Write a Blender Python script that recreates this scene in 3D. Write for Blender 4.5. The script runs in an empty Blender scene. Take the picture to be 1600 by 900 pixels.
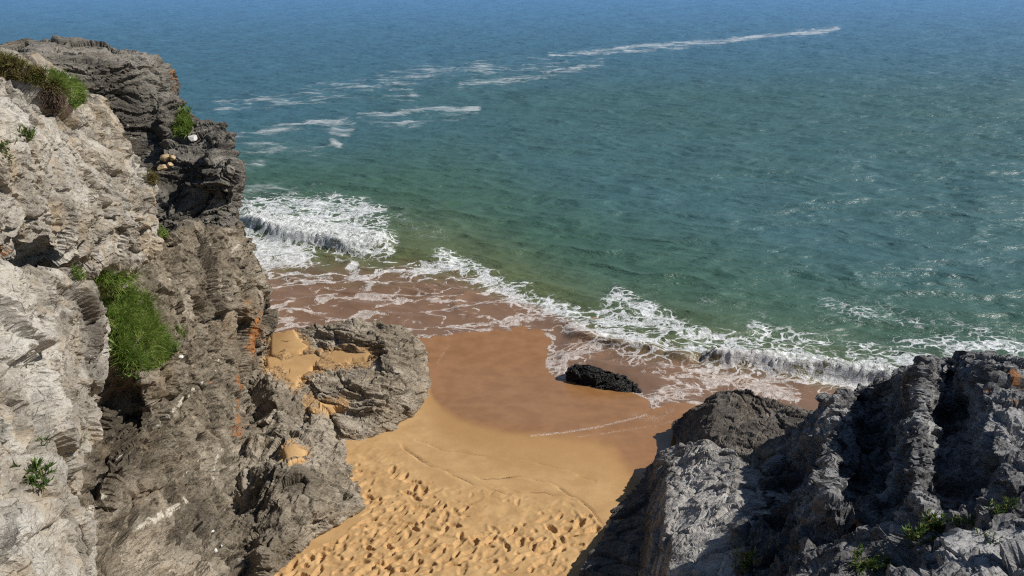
import bpy, math, random
import numpy as np
from mathutils import Vector
from mathutils.geometry import delaunay_2d_cdt
R = math.radians
C = bpy.context
scene = C.scene
rng = np.random.default_rng(7)
random.seed(7)

# ------------------------------------------------------------------ camera, sky, sun, exposure
CAM_H, PITCH, F = 11.0, R(23.7), 1230.0
cd = bpy.data.cameras.new('camera')
cam = bpy.data.objects.new('camera', cd)
scene.collection.objects.link(cam)
cam.location = (0, 0, CAM_H)
cam.rotation_euler = (R(90) - PITCH, 0, 0)
cd.sensor_width = 36.0
cd.lens = 36.0 * F / 1600.0
cd.clip_start, cd.clip_end = 0.1, 20000
scene.camera = cam

SUN_AZ, SUN_EL = R(88), R(42)          # azimuth clockwise from the view direction (+Y)
w = bpy.data.worlds.new('World'); scene.world = w; w.use_nodes = True
nt = w.node_tree; nt.nodes.clear()
sky = nt.nodes.new('ShaderNodeTexSky'); sky.sky_type = 'NISHITA'; sky.sun_disc = False
sky.sun_elevation = SUN_EL; sky.sun_rotation = SUN_AZ
sky.air_density = 1.0; sky.dust_density = 0.2; sky.ozone_density = 3.0; sky.altitude = 300
bg = nt.nodes.new('ShaderNodeBackground'); bg.inputs[1].default_value = 0.062
wo = nt.nodes.new('ShaderNodeOutputWorld')
nt.links.new(sky.outputs[0], bg.inputs[0]); nt.links.new(bg.outputs[0], wo.inputs[0])
sd = bpy.data.lights.new('sun', 'SUN'); sd.energy = 5.0; sd.angle = R(0.5); sd.color = (1.0, 0.95, 0.87)
sun = bpy.data.objects.new('sun', sd); scene.collection.objects.link(sun)
S = Vector((math.sin(SUN_AZ) * math.cos(SUN_EL), math.cos(SUN_AZ) * math.cos(SUN_EL), math.sin(SUN_EL)))
sun.rotation_euler = S.to_track_quat('Z', 'Y').to_euler()
scene.view_settings.view_transform = 'Standard'
scene.view_settings.look = 'None'
scene.view_settings.exposure = 0.0
scene.view_settings.gamma = 1.0
scene.render.engine = 'CYCLES'
scene.cycles.max_bounces = 5
scene.cycles.use_denoising = False
scene.cycles.filter_width = 1.2
scene.cycles.sample_clamp_direct = 3.0
scene.cycles.sample_clamp_indirect = 3.0

# ------------------------------------------------------------------ helpers
sP, cP = math.sin(PITCH), math.cos(PITCH)
def ray(px, py):
    u = (px - 800) / F; v = (450 - py) / F
    return np.array([u, cP + v * sP, -sP + v * cP])
def PY(px, py, Y):                     # point seen at px,py of the photo that lies Y metres ahead
    d = ray(px, py); t = Y / d[1]
    return np.array([0, 0, CAM_H]) + d * t
def PZ(px, py, z):                     # same, at height z
    d = ray(px, py); t = (z - CAM_H) / d[2]
    return np.array([0, 0, CAM_H]) + d * t
def plane_px(x, y, z=0.0):             # where a point of the sea plane is seen, used to lay out the shore line
    dz = z - CAM_H
    fwd = y * cP - dz * sP
    up = y * sP + dz * cP
    fwd = np.maximum(fwd, 0.05)
    return 800 + F * x / fwd, 450 - F * up / fwd

def tag(o, label=None, cat=None, group=None, kind=None):
    if label: o['label'] = label
    if cat: o['category'] = cat
    if group: o['group'] = group
    if kind: o['kind'] = kind
    return o

def sm(a, b, x):
    t = np.clip((x - a) / (b - a), 0, 1)
    return t * t * (3 - 2 * t)

_perm = np.random.default_rng(3).permutation(256).astype(np.int32)
_perm = np.concatenate([_perm, _perm, _perm])
_g = np.random.default_rng(5).normal(size=(256, 3)); _g /= np.linalg.norm(_g, axis=1)[:, None]
_r = np.random.default_rng(9).random((256, 4))
def _h(i, j, k):
    return _perm[_perm[_perm[i & 255] + (j & 255)] + (k & 255)]
def perlin(p):
    p = np.asarray(p, dtype=np.float64)
    i = np.floor(p).astype(np.int64); f = p - i
    u = f * f * f * (f * (f * 6 - 15) + 10)
    out = 0
    for dx in (0, 1):
        wx = u[:, 0] if dx else 1 - u[:, 0]
        for dy in (0, 1):
            wy = u[:, 1] if dy else 1 - u[:, 1]
            for dz in (0, 1):
                wz = u[:, 2] if dz else 1 - u[:, 2]
                g = _g[_h(i[:, 0] + dx, i[:, 1] + dy, i[:, 2] + dz)]
                d = (f[:, 0] - dx) * g[:, 0] + (f[:, 1] - dy) * g[:, 1] + (f[:, 2] - dz) * g[:, 2]
                out = out + wx * wy * wz * d
    return out * 1.5
def fbm(p, oct=4, lac=2.03, gain=0.5, ridged=False):
    s = 0; a = 1.0; q = np.array(p, dtype=np.float64)
    for o in range(oct):
        n = perlin(q + 17.3 * o)
        if ridged: n = 1 - 2 * np.abs(n) * 1.4
        s = s + a * n; a *= gain; q = q * lac
    return s
def cells(p):
    """Voronoi: random value of the nearest cell and distance to its border."""
    i = np.floor(p).astype(np.int64); f = p - i
    n = len(p); d1 = np.full(n, 9.0); d2 = np.full(n, 9.0); val = np.zeros((n, 2))
    for dx in (-1, 0, 1):
        for dy in (-1, 0, 1):
            for dz in (-1, 0, 1):
                r = _r[_h(i[:, 0] + dx, i[:, 1] + dy, i[:, 2] + dz)]
                dd = (dx + r[:, 0] - f[:, 0]) ** 2 + (dy + r[:, 1] - f[:, 1]) ** 2 + (dz + r[:, 2] - f[:, 2]) ** 2
                b = dd < d1
                d2 = np.where(b, d1, np.minimum(d2, dd))
                val[b] = r[b][:, 2:4]
                d1 = np.where(b, dd, d1)
    return val[:, 0], np.sqrt(d2) - np.sqrt(d1)
def facets(p):
    """Voronoi chips: every cell gets its own height and its own tilt, so the surface breaks into flat angular faces."""
    i = np.floor(p).astype(np.int64); f = p - i
    n = len(p); d1 = np.full(n, 9.0); d2 = np.full(n, 9.0); val = np.zeros(n); tl = np.zeros(n)
    for dx in (-1, 0, 1):
        for dy in (-1, 0, 1):
            for dz in (-1, 0, 1):
                h = _h(i[:, 0] + dx, i[:, 1] + dy, i[:, 2] + dz); r = _r[h]
                ex = f[:, 0] - dx - r[:, 0]; ey = f[:, 1] - dy - r[:, 1]; ez = f[:, 2] - dz - r[:, 2]
                dd = ex * ex + ey * ey + ez * ez
                b = dd < d1
                d2 = np.where(b, d1, np.minimum(d2, dd))
                val = np.where(b, r[:, 3], val)
                g = _g[h]; tl = np.where(b, ex * g[:, 0] + ey * g[:, 1] + ez * g[:, 2], tl)
                d1 = np.where(b, dd, d1)
    return (val - 0.5) * 2, tl, np.sqrt(d2) - np.sqrt(d1)

def mesh_np(name, verts, faces, mat, attrs=None, smooth=True, parent=None):
    """faces: (n,k) int array"""
    me = bpy.data.meshes.new(name)
    faces = np.asarray(faces, dtype=np.int32); n, k = faces.shape
    me.vertices.add(len(verts)); me.vertices.foreach_set('co', np.asarray(verts, dtype=np.float32).ravel())
    me.loops.add(n * k); me.loops.foreach_set('vertex_index', faces.ravel())
    me.polygons.add(n); me.polygons.foreach_set('loop_start', np.arange(0, n * k, k, dtype=np.int32))
    me.polygons.foreach_set('loop_total', np.full(n, k, dtype=np.int32))
    me.update(calc_edges=True)
    me.polygons.foreach_set('use_smooth', np.full(n, bool(smooth)))
    for an, av in (attrs or {}).items():
        a = me.attributes.new(an, 'FLOAT', 'POINT'); a.data.foreach_set('value', np.asarray(av, dtype=np.float32))
    me.materials.append(mat)
    o = bpy.data.objects.new(name, me); scene.collection.objects.link(o)
    if parent: o.parent = parent
    return o

def grid_faces(nr, nc):
    a = (np.arange(nr - 1)[:, None] * nc + np.arange(nc - 1)[None, :]).ravel()
    return np.stack([a, a + 1, a + nc + 1, a + nc], axis=1)

def seg_dist(px, py, pts):
    """distance to a polyline, and signed side (left of travel = +)"""
    best = np.full(px.shape, 1e9); side = np.ones(px.shape)
    for (x0, y0), (x1, y1) in zip(pts[:-1], pts[1:]):
        dx, dy = x1 - x0, y1 - y0
        t = np.clip(((px - x0) * dx + (py - y0) * dy) / (dx * dx + dy * dy), 0, 1)
        ex = px - (x0 + t * dx); ey = py - (y0 + t * dy)
        d = np.hypot(ex, ey)
        b = d < best
        best = np.where(b, d, best)
        side = np.where(b, np.sign(dx * (py - y0) - dy * (px - x0)), side)
    return best, side
def interp_line(px, pts):
    xs = [p[0] for p in pts]; ys = [p[1] for p in pts]
    return np.interp(px, xs, ys)
def in_poly(px, py, poly):
    c = np.zeros(np.shape(px), dtype=bool)
    n = len(poly)
    for i in range(n):
        x0, y0 = poly[i]; x1, y1 = poly[(i + 1) % n]
        if y0 == y1: continue
        c ^= ((y0 > py) != (y1 > py)) & (px < (x1 - x0) * (py - y0) / (y1 - y0) + x0)
    return c

# ------------------------------------------------------------------ node helpers
class NT:
    def __init__(s, name):
        s.m = bpy.data.materials.new(name); s.m.use_nodes = True
        s.t = s.m.node_tree; s.t.nodes.clear()
        s.out = s.t.nodes.new('ShaderNodeOutputMaterial')
    def n(s, typ, **kw):
        x = s.t.nodes.new(typ)
        for k, v in kw.items():
            if k.startswith('_'): setattr(x, k[1:], v)
        return x
    def l(s, a, b): s.t.links.new(a, b)
    def val(s, inp, v):
        if hasattr(v, 'is_linked') or isinstance(v, bpy.types.NodeSocket): s.l(v, inp)
        else: inp.default_value = v
    def math(s, op, a, b=0.0, c=None, clamp=False):
        x = s.n('ShaderNodeMath'); x.operation = op; x.use_clamp = clamp
        s.val(x.inputs[0], a); s.val(x.inputs[1], b)
        if c is not None: s.val(x.inputs[2], c)
        return x.outputs[0]
    def mix(s, f, a, b, typ='MIX'):
        x = s.n('ShaderNodeMix'); x.data_type = 'RGBA'; x.blend_type = typ; x.clamp_factor = True
        s.val(x.inputs[0], f)
        s.val(x.inputs[6], a if not isinstance(a, tuple) else (*a, 1.0)[:4])
        s.val(x.inputs[7], b if not isinstance(b, tuple) else (*b, 1.0)[:4])
        return x.outputs[2]
    def ramp(s, x, a, b, lo=0.0, hi=1.0, smooth=True):
        m = s.n('ShaderNodeMapRange'); m.interpolation_type = 'SMOOTHSTEP' if smooth else 'LINEAR'
        s.val(m.inputs[0], x); s.val(m.inputs[1], a); s.val(m.inputs[2], b)
        s.val(m.inputs[3], lo); s.val(m.inputs[4], hi)
        return m.outputs[0]
    def pos(s):
        return s.n('ShaderNodeTexCoord').outputs['Object']
    def mapping(s, v, rot=(0, 0, 0), scale=(1, 1, 1), loc=(0, 0, 0)):
        # rotate first, then scale: two nodes
        a = s.n('ShaderNodeMapping'); s.l(v, a.inputs[0]); a.inputs[2].default_value = rot; a.inputs[1].default_value = loc
        b = s.n('ShaderNodeMapping'); s.l(a.outputs[0], b.inputs[0]); b.inputs[3].default_value = scale
        return b.outputs[0]
    def noise(s, v, scale, detail=4, rough=0.55, dist=0.0, col=False):
        x = s.n('ShaderNodeTexNoise'); s.l(v, x.inputs['Vector']); x.inputs['Scale'].default_value = scale
        x.inputs['Detail'].default_value = detail; x.inputs['Roughness'].default_value = rough
        x.inputs['Distortion'].default_value = dist
        return x.outputs['Color' if col else 'Fac']
    def voro(s, v, scale, feat='F1', out='Distance', rand=1.0):
        x = s.n('ShaderNodeTexVoronoi'); s.l(v, x.inputs['Vector']); x.feature = feat
        x.inputs['Scale'].default_value = scale; x.inputs['Randomness'].default_value = rand
        return x.outputs[out]
    def attr(s, name):
        x = s.n('ShaderNodeAttribute'); x.attribute_name = name
        return x.outputs['Fac']
    def vadd(s, a, b, k):
        m = s.n('ShaderNodeVectorMath'); m.operation = 'SUBTRACT'; s.l(b, m.inputs[0]); m.inputs[1].default_value = (0.5, 0.5, 0.5)
        q = s.n('ShaderNodeVectorMath'); q.operation = 'SCALE'; s.l(m.outputs[0], q.inputs[0]); q.inputs['Scale'].default_value = k
        r = s.n('ShaderNodeVectorMath'); r.operation = 'ADD'; s.l(a, r.inputs[0]); s.l(q.outputs[0], r.inputs[1])
        return r.outputs[0]
    def bump(s, h, strength, dist, prev=None):
        b = s.n('ShaderNodeBump'); b.inputs['Strength'].default_value = strength; b.inputs['Distance'].default_value = dist
        s.l(h, b.inputs['Height'])
        if prev is not None: s.l(prev, b.inputs['Normal'])
        return b.outputs[0]
    def principled(s, col, rough, normal=None, spec=0.5):
        p = s.n('ShaderNodeBsdfPrincipled')
        s.val(p.inputs['Base Color'], col if not isinstance(col, tuple) else (*col, 1.0))
        s.val(p.inputs['Roughness'], rough)
        s.val(p.inputs['Specular IOR Level'], spec)
        if normal is not None: s.l(normal, p.inputs['Normal'])
        return p

def rock_material(name, dark, mid, pale, rot, pale_amt=0.5, stretch=(1.0, 1.0, 6.0), stain=(0.30, 0.20, 0.10), stain_amt=0.3,
                  rough=0.85, bump=1.0, speck=0.5, scale=1.0, runs=0.0):
    s = NT(name); p = s.pos()
    wv = s.vadd(p, s.noise(p, 0.9 * scale, 3, col=True), 0.7)
    st = s.mapping(wv, rot=rot, scale=stretch)
    big = s.noise(p, 0.55 * scale, 5, 0.6)
    lam = s.noise(st, 1.6 * scale, 7, 0.62)
    lam2 = s.noise(st, 6.0 * scale, 5, 0.65)
    grain = s.noise(p, 22 * scale, 5, 0.7)
    patch = s.noise(wv, 1.9 * scale, 7, 0.62)
    c = s.mix(s.ramp(lam, 0.36, 0.62), dark, mid)
    c = s.mix(s.math('MULTIPLY', s.ramp(patch, 0.60 - 0.25 * pale_amt, 0.78 - 0.2 * pale_amt), 0.85), c, pale)
    c = s.mix(s.math('MULTIPLY', s.ramp(big, 0.5, 0.68), stain_amt), c, stain)
    c = s.mix(s.ramp(lam2, 0.42, 0.70, 0.0, 0.55), c, s.mix(0.5, mid, pale))
    broad = s.noise(wv, 0.8 * scale, 3, 0.5)
    c = s.mix(s.ramp(broad, 0.52, 0.62, 0.0, 0.7), c, s.mix(0.35, dark, mid))
    zone = s.noise(s.mapping(p, scale=(1, 1, 1), loc=(31, 7, 3)), 0.5 * scale, 4, 0.55)
    c = s.mix(s.ramp(zone, 0.52, 0.62, 0.0, 0.45), c, pale)
    if runs:
        rn = s.noise(s.mapping(s.vadd(p, s.noise(p, 1.5, 2, col=True), 0.35), scale=(3.2, 3.2, 0.35)), 1.0, 4, 0.6)
        c = s.mix(s.ramp(rn, 0.50, 0.64, 0.0, runs), c, stain)
        c = s.mix(s.ramp(rn, 0.46, 0.34, 0.0, runs), c, tuple(0.9 * v for v in mid))
    # painted surface marks and some painted shade, kept in vertex attributes: paleness, ochre, lichen, quartz
    tone = s.attr('tone')
    c = s.mix(s.math('MULTIPLY', tone, s.ramp(s.math('ADD', patch, s.math('MULTIPLY', tone, 0.3)), 0.45, 0.75, 0.25, 0.9)), c, pale)
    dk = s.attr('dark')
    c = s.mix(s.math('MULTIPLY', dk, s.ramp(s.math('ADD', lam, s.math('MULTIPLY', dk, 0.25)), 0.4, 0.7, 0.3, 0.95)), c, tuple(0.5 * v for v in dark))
    # crustose lichen freckles
    f1 = s.noise(p, 9 * scale, 6, 0.75); f2 = s.noise(p, 31 * scale, 3, 0.6)
    c = s.mix(s.math('MULTIPLY', s.ramp(f1, 0.60, 0.68), 0.75 * speck), c, (0.50, 0.49, 0.45))
    c = s.mix(s.math('MULTIPLY', s.ramp(f2, 0.64, 0.72), 0.8 * speck), c, (0.60, 0.58, 0.54))
    f3 = s.noise(p, 14 * scale, 5, 0.8)
    c = s.mix(s.math('MULTIPLY', s.ramp(f3, 0.60, 0.70), 0.75), c, tuple(0.35 * v for v in dark))
    li = s.attr('lichen')
    c = s.mix(s.ramp(s.math('ADD', s.noise(p, 11, 6, 0.75), s.math('MULTIPLY', li, 0.42)), 0.76, 0.86, 0.0, 0.85), c,
              s.mix(s.noise(p, 40, 2), (0.46, 0.14, 0.02), (0.33, 0.17, 0.06)))
    q = s.attr('quartz')
    c = s.mix(s.ramp(s.math('ADD', s.noise(p, 8, 6, 0.7), s.math('MULTIPLY', q, 0.5)), 0.80, 0.9), c,
              s.mix(s.noise(p, 12, 3), (0.75, 0.70, 0.60), (0.45, 0.40, 0.32)))
    c = s.mix(1.0, c, s.mix(grain, (0.55, 0.55, 0.55), (1.4, 1.4, 1.4)), 'MULTIPLY')
    def chips(v, sc):
        x = s.n('ShaderNodeTexVoronoi'); s.l(v, x.inputs['Vector']); x.inputs['Scale'].default_value = sc
        a = s.n('ShaderNodeVectorMath'); a.operation = 'SUBTRACT'; s.l(v, a.inputs[0]); s.l(x.outputs['Position'], a.inputs[1])
        q = s.n('ShaderNodeVectorMath'); q.operation = 'SUBTRACT'; s.l(x.outputs['Color'], q.inputs[0]); q.inputs[1].default_value = (0.5, 0.5, 0.5)
        d = s.n('ShaderNodeVectorMath'); d.operation = 'DOT_PRODUCT'; s.l(a.outputs[0], d.inputs[0]); s.l(q.outputs[0], d.inputs[1])
        return s.math('MULTIPLY', d.outputs['Value'], sc)
    rough_v = s.vadd(p, s.noise(p, 7 * scale, 4, col=True), 0.12)
    cst = s.mapping(rough_v, rot=rot, scale=tuple(0.5 + 0.5 * v for v in stretch))
    sd2 = s.attr('sandy')
    sandm = s.ramp(s.math('ADD', s.noise(p, 5, 6, 0.7), s.math('MULTIPLY', sd2, 0.48)), 0.74, 0.86)
    up = s.n('ShaderNodeSeparateXYZ'); s.l(s.n('ShaderNodeNewGeometry').outputs['Normal'], up.inputs[0])
    sandm = s.math('MULTIPLY', sandm, s.ramp(up.outputs[2], 0.35, 0.7))
    c = s.mix(sandm, c, s.mix(grain, (0.36, 0.22, 0.10), (0.55, 0.35, 0.17)))
    b = s.bump(lam, 0.8 * bump, 0.06)
    b = s.bump(chips(cst, 3.2 * scale), 0.9 * bump, 0.10, b)
    b = s.bump(chips(cst, 9.0 * scale), 0.9 * bump, 0.035, b)
    cr = s.voro(s.mapping(wv, rot=rot, scale=tuple(0.6 + 0.4 * v for v in stretch)), 2.2 * scale, 'DISTANCE_TO_EDGE')
    b = s.bump(s.ramp(cr, 0.0, 0.03), 0.5 * bump, 0.03, b)
    b = s.bump(lam2, 0.9 * bump, 0.035, b)
    b = s.bump(s.noise(rough_v, 13 * scale, 8, 0.72), 0.8 * bump, 0.02, b)
    b = s.bump(grain, 0.6 * bump, 0.012, b)
    pr = s.principled(c, rough, b, 0.35)
    s.l(pr.outputs[0], s.out.inputs[0])
    return s.m

def sand_material(name='beach_sand', wet=True):
    s = NT(name); p = s.pos()
    g = s.noise(p, 60, 3, 0.7); m = s.noise(p, 2.2, 5, 0.6); g2 = s.noise(p, 220, 2, 0.6)
    c = s.mix(s.ramp(m, 0.3, 0.7), (0.45, 0.272, 0.118), (0.54, 0.345, 0.160))
    c = s.mix(1.0, c, s.mix(g, (0.80, 0.80, 0.80), (1.2, 1.2, 1.2)), 'MULTIPLY')
    c = s.mix(s.math('MULTIPLY', s.ramp(s.noise(p, 90, 2, 0.5), 0.66, 0.72), 0.5), c, (0.16, 0.10, 0.06))
    c = s.mix(s.math('MULTIPLY', s.ramp(s.noise(p, 70, 2, 0.5), 0.70, 0.74), 0.5), c, (0.8, 0.7, 0.55))
    b = s.bump(g, 0.35, 0.01); b = s.bump(g2, 0.25, 0.004, b)
    rough = 0.9; spec = 0.3
    if wet:
        wt = s.attr('wet'); dmp = s.attr('damp')
        c = s.mix(s.math('MULTIPLY', dmp, 0.8), c, (0.40, 0.225, 0.092))
        wc = s.mix(s.ramp(m, 0.3, 0.7), (0.280, 0.136, 0.052), (0.345, 0.174, 0.072))
        c = s.mix(wt, c, wc)
        tr = s.attr('trash')
        c = s.mix(s.ramp(s.math('ADD', s.noise(p, 45, 3, 0.7), s.math('MULTIPLY', tr, 0.5)), 0.82, 0.95), c, (0.13, 0.07, 0.035))
        fo = s.attr('foam')
        fm = s.ramp(s.math('ADD', s.noise(p, 38, 4, 0.75), s.math('MULTIPLY', fo, 0.42)), 0.80, 0.90)
        c = s.mix(s.math('MULTIPLY', fm, 0.85), c, (0.75, 0.72, 0.68))
        rough = s.ramp(wt, 0.0, 1.0, 0.9, 0.2, False)
        spec = s.ramp(wt, 0.0, 1.0, 0.25, 0.42, False)
        flat = s.n('ShaderNodeNewGeometry').outputs['Normal']
        mixn = s.n('ShaderNodeMix'); mixn.data_type = 'VECTOR'
        s.val(mixn.inputs[0], s.math('MULTIPLY', wt, 0.9)); s.l(b, mixn.inputs[4]); s.l(flat, mixn.inputs[5])
        b = mixn.outputs[1]
    pr = s.principled(c, rough, b, spec)
    s.l(pr.outputs[0], s.out.inputs[0])
    return s.m

def water_material():
    s = NT('sea_water'); p = s.pos()
    depth = s.attr('depth')      # 0 at the swash edge, 1 where the bottom is lost to sight, up to 3 far out
    foam = s.attr('foam'); streak = s.attr('streak')
    rot = s.mapping(p, rot=(0, 0, R(14)))
    warp = s.vadd(p, s.noise(p, 0.6, 3, col=True), 1.6)
    warp2 = s.vadd(warp, s.noise(p, 2.6, 3, col=True), 0.35)
    # water body colour
    m = s.noise(p, 0.12, 4, 0.55)
    shallow = s.mix(s.noise(p, 1.3, 4), (0.180, 0.105, 0.066), (0.250, 0.152, 0.095))
    olive = (0.105, 0.130, 0.055)
    green = (0.058, 0.124, 0.092)
    blue = (0.060, 0.150, 0.205)
    far_blue = (0.095, 0.240, 0.44)
    c = s.mix(s.ramp(s.math('ADD', depth, s.math('MULTIPLY', s.math('SUBTRACT', s.noise(p, 0.9, 4), 0.5), 0.5)), 0.55, 1.05), shallow, olive)
    c = s.mix(s.ramp(depth, 0.95, 1.5), c, green)
    c = s.mix(s.ramp(s.math('ADD', depth, s.math('MULTIPLY', s.math('SUBTRACT', m, 0.5), 0.25)), 1.4, 2.45), c, blue)
    xyz = s.n('ShaderNodeSeparateXYZ'); s.l(p, xyz.inputs[0])
    c = s.mix(s.ramp(xyz.outputs[1], 50, 190), c, far_blue)
    # foam net: two sizes of cell, lines widen with density
    sx = s.mapping(warp2, rot=(0, 0, R(-12)), scale=(0.30, 1.0, 1.0))
    v1 = s.voro(sx, 1.05, 'DISTANCE_TO_EDGE'); 
    sx2 = s.mapping(warp2, rot=(0, 0, R(-8)), scale=(0.6, 1.0, 1.0))
    v2 = s.voro(sx2, 3.2, 'DISTANCE_TO_EDGE')
    v3 = s.voro(warp2, 9.0, 'DISTANCE_TO_EDGE')
    brk = s.noise(sx, 1.3, 5, 0.65); fine = s.noise(p, 9, 5, 0.7)
    # width of lines
    def net(v, dens, k, soft):
        wdt = s.math('MULTIPLY', dens, k)
        e = s.math('SUBTRACT', v, s.math('MULTIPLY', s.math('SUBTRACT', fine, 0.5), 0.10))
        return s.ramp(s.math('SUBTRACT', wdt, e), -soft, soft)
    d1 = s.math('MULTIPLY', streak, s.ramp(brk, 0.36, 0.62))
    n1 = s.math('MULTIPLY', net(v1, d1, 0.21, 0.015), s.ramp(d1, 0.04, 0.16))
    d2 = s.math('MULTIPLY', foam, s.ramp(s.noise(warp, 1.1, 5, 0.65), 0.30, 0.66, 0.25, 1.15))
    n1b = s.math('MULTIPLY', net(v2, d1, 0.13, 0.02), s.ramp(s.math('MULTIPLY', d1, s.ramp(s.noise(warp, 1.7, 4, 0.6), 0.42, 0.6)), 0.1, 0.3))
    n1 = s.math('MAXIMUM', n1, n1b)
    n2 = s.math('MULTIPLY', net(v2, d2, 0.36, 0.04), s.ramp(d2, 0.08, 0.25))
    n3 = s.math('MULTIPLY', net(v3, d2, 0.36, 0.06), s.ramp(d2, 0.25, 0.6))
    n4 = s.ramp(s.math('ADD', foam, s.math('MULTIPLY', s.noise(warp2, 3.6, 7, 0.75), 1.1)), 1.34, 1.62)
    n5 = s.math('MULTIPLY', s.math('MULTIPLY', s.ramp(s.noise(p, 17, 2, 0.5), 0.66, 0.71), 0.8), s.ramp(foam, 0.02, 0.2))
    fm = s.math('MAXIMUM', s.math('MAXIMUM', s.math('MAXIMUM', n1, n2), s.math('MAXIMUM', n3, n4)), n5)
    fm = s.math('MULTIPLY', fm, s.ramp(s.noise(p, 6, 6, 0.75), 0.36, 0.58, 0.45, 0.97))
    # far froth: stretched threads
    ff = s.attr('froth')
    fth = s.mapping(s.vadd(p, s.noise(p, 0.15, 3, col=True), 6.0), rot=(0, 0, R(-6)), scale=(0.35, 1.0, 1.0))
    fn = s.noise(fth, 0.8, 6, 0.72)
    ffm = s.ramp(s.math('ADD', s.math('MULTIPLY', fn, 1.7), s.math('MULTIPLY', ff, 0.40)), 0.98, 1.42)
    ffm = s.math('MULTIPLY', ffm, s.math('MULTIPLY', s.ramp(ff, 0.02, 0.2), 0.52))
    fm = s.math('MAXIMUM', fm, ffm)
    # waves too small for the mesh
    wv = s.mapping(s.vadd(p, s.noise(p, 0.5, 2, col=True), 0.8), rot=(0, 0, R(11)), scale=(0.32, 1.0, 1.0))
    wn = s.noise(wv, 0.9, 6, 0.62)
    wn2 = s.noise(wv, 3.4, 4, 0.6)
    def ridge(n): return s.math('SUBTRACT', 1.0, s.math('MULTIPLY', s.math('ABSOLUTE', s.math('SUBTRACT', n, 0.5)), 2.2))
    wn = s.math('ADD', s.math('MULTIPLY', ridge(wn), 0.45), s.math('MULTIPLY', wn, 0.5)); wn2 = ridge(wn2)
    wn3 = s.noise(s.mapping(p, rot=(0, 0, R(-20)), scale=(0.6, 1, 1)), 0.22, 4, 0.55)
    calm = s.ramp(depth, 0.3, 1.0, 0.15, 1.0)
    b = s.n('ShaderNodeBump'); b.inputs['Distance'].default_value = 0.24; s.l(calm, b.inputs['Strength']); s.l(wn, b.inputs['Height'])
    b2 = s.n('ShaderNodeBump'); b2.inputs['Distance'].default_value = 0.05; s.l(calm, b2.inputs['Strength']); s.l(wn2, b2.inputs['Height']); s.l(b.outputs[0], b2.inputs['Normal'])
    b3 = s.n('ShaderNodeBump'); b3.inputs['Distance'].default_value = 0.9; s.l(calm, b3.inputs['Strength']); s.l(wn3, b3.inputs['Height']); s.l(b2.outputs[0], b3.inputs['Normal'])
    wat = s.principled(c, s.ramp(xyz.outputs[1], 20, 90, 0.39, 0.40), b3.outputs[0], 0.7); wat.inputs['IOR'].default_value = 1.33
    fb = s.bump(s.math('ADD', fm, s.math('MULTIPLY', fine, 0.6)), 0.7, 0.05, b.outputs[0])
    fo = s.principled(s.mix(s.ramp(depth, 0.45, 1.0), (0.62, 0.55, 0.50), (0.80, 0.82, 0.83)), 0.6, fb, 0.3)
    mx = s.n('ShaderNodeMixShader'); s.l(fm, mx.inputs[0]); s.l(wat.outputs[0], mx.inputs[1]); s.l(fo.outputs[0], mx.inputs[2])
    s.l(mx.outputs[0], s.out.inputs[0])
    return s.m

def leaf_material(name, c1, c2, rough=0.55, scale=8):
    s = NT(name); p = s.pos()
    r = s.attr('rnd')
    c = s.mix(r, c1, c2)
    c = s.mix(s.ramp(r, 0.90, 0.92, 0.0, 0.8), c, (0.42, 0.34, 0.16))
    c = s.mix(s.ramp(s.noise(p, scale, 3), 0.35, 0.7), c, tuple(0.6 * v for v in c1))
    pr = s.principled(c, rough, None, 0.3)
    tl = s.n('ShaderNodeBsdfTranslucent'); s.l(c, tl.inputs[0])
    mx = s.n('ShaderNodeMixShader'); mx.inputs[0].default_value = 0.3
    s.l(pr.outputs[0], mx.inputs[1]); s.l(tl.outputs[0], mx.inputs[2]); s.l(mx.outputs[0], s.out.inputs[0])
    return s.m

M_sand = sand_material()
M_sandp = sand_material('pocket_sand', wet=False)
M_water = water_material()

# ------------------------------------------------------------------ the beach profile
def sand_z(x, y):
    sp = lambda t: np.log1p(np.exp(np.clip(t, -30, 30))) + np.maximum(t - 30, 0)
    z = 0.017 * (23 - y) + 0.135 * 0.9 * sp((19.3 - y) / 0.9) - 0.06 * 0.9 * sp((y - 23) / 0.9)
    z = z + np.clip((19.5 - y) / 4, 0.0, 1) * (0.06 * np.sin(x * 0.5 + 1) + 0.02 * np.sin(x * 1.3 + y * 0.9))
    z = np.maximum(z, -4.0)
    return np.minimum(z, 2.4)

# outline of the swash on the beach (as laid out on the sea plane): y on the photo per x
SHORE = [(-3000, 620), (300, 545), (560, 530), (640, 524), (670, 530), (700, 524), (760, 518), (820, 516), (846, 522)]
SWASH = [(846, 522), (862, 532), (852, 548), (848, 575), (856, 592), (874, 603), (905, 612), (950, 622), (990, 640),
         (1006, 652), (1016, 668), (1060, 655), (1120, 655), (1240, 668), (1400, 700), (5000, 760)]
GREEN = [(-3000, 380), (380, 384), (560, 398), (640, 402), (700, 412), (780, 440), (860, 480), (920, 508), (1000, 535), (1100, 556), (1250, 590), (1400, 620), (5000, 900)]
LAND = SHORE + SWASH[1:]
def sea_side(px, py):
    """signed distance (photo px) to the edge of the water, + on the sea"""
    d, side = seg_dist(px, py, LAND)
    return d * np.where(side < 0, 1, -1)

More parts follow.
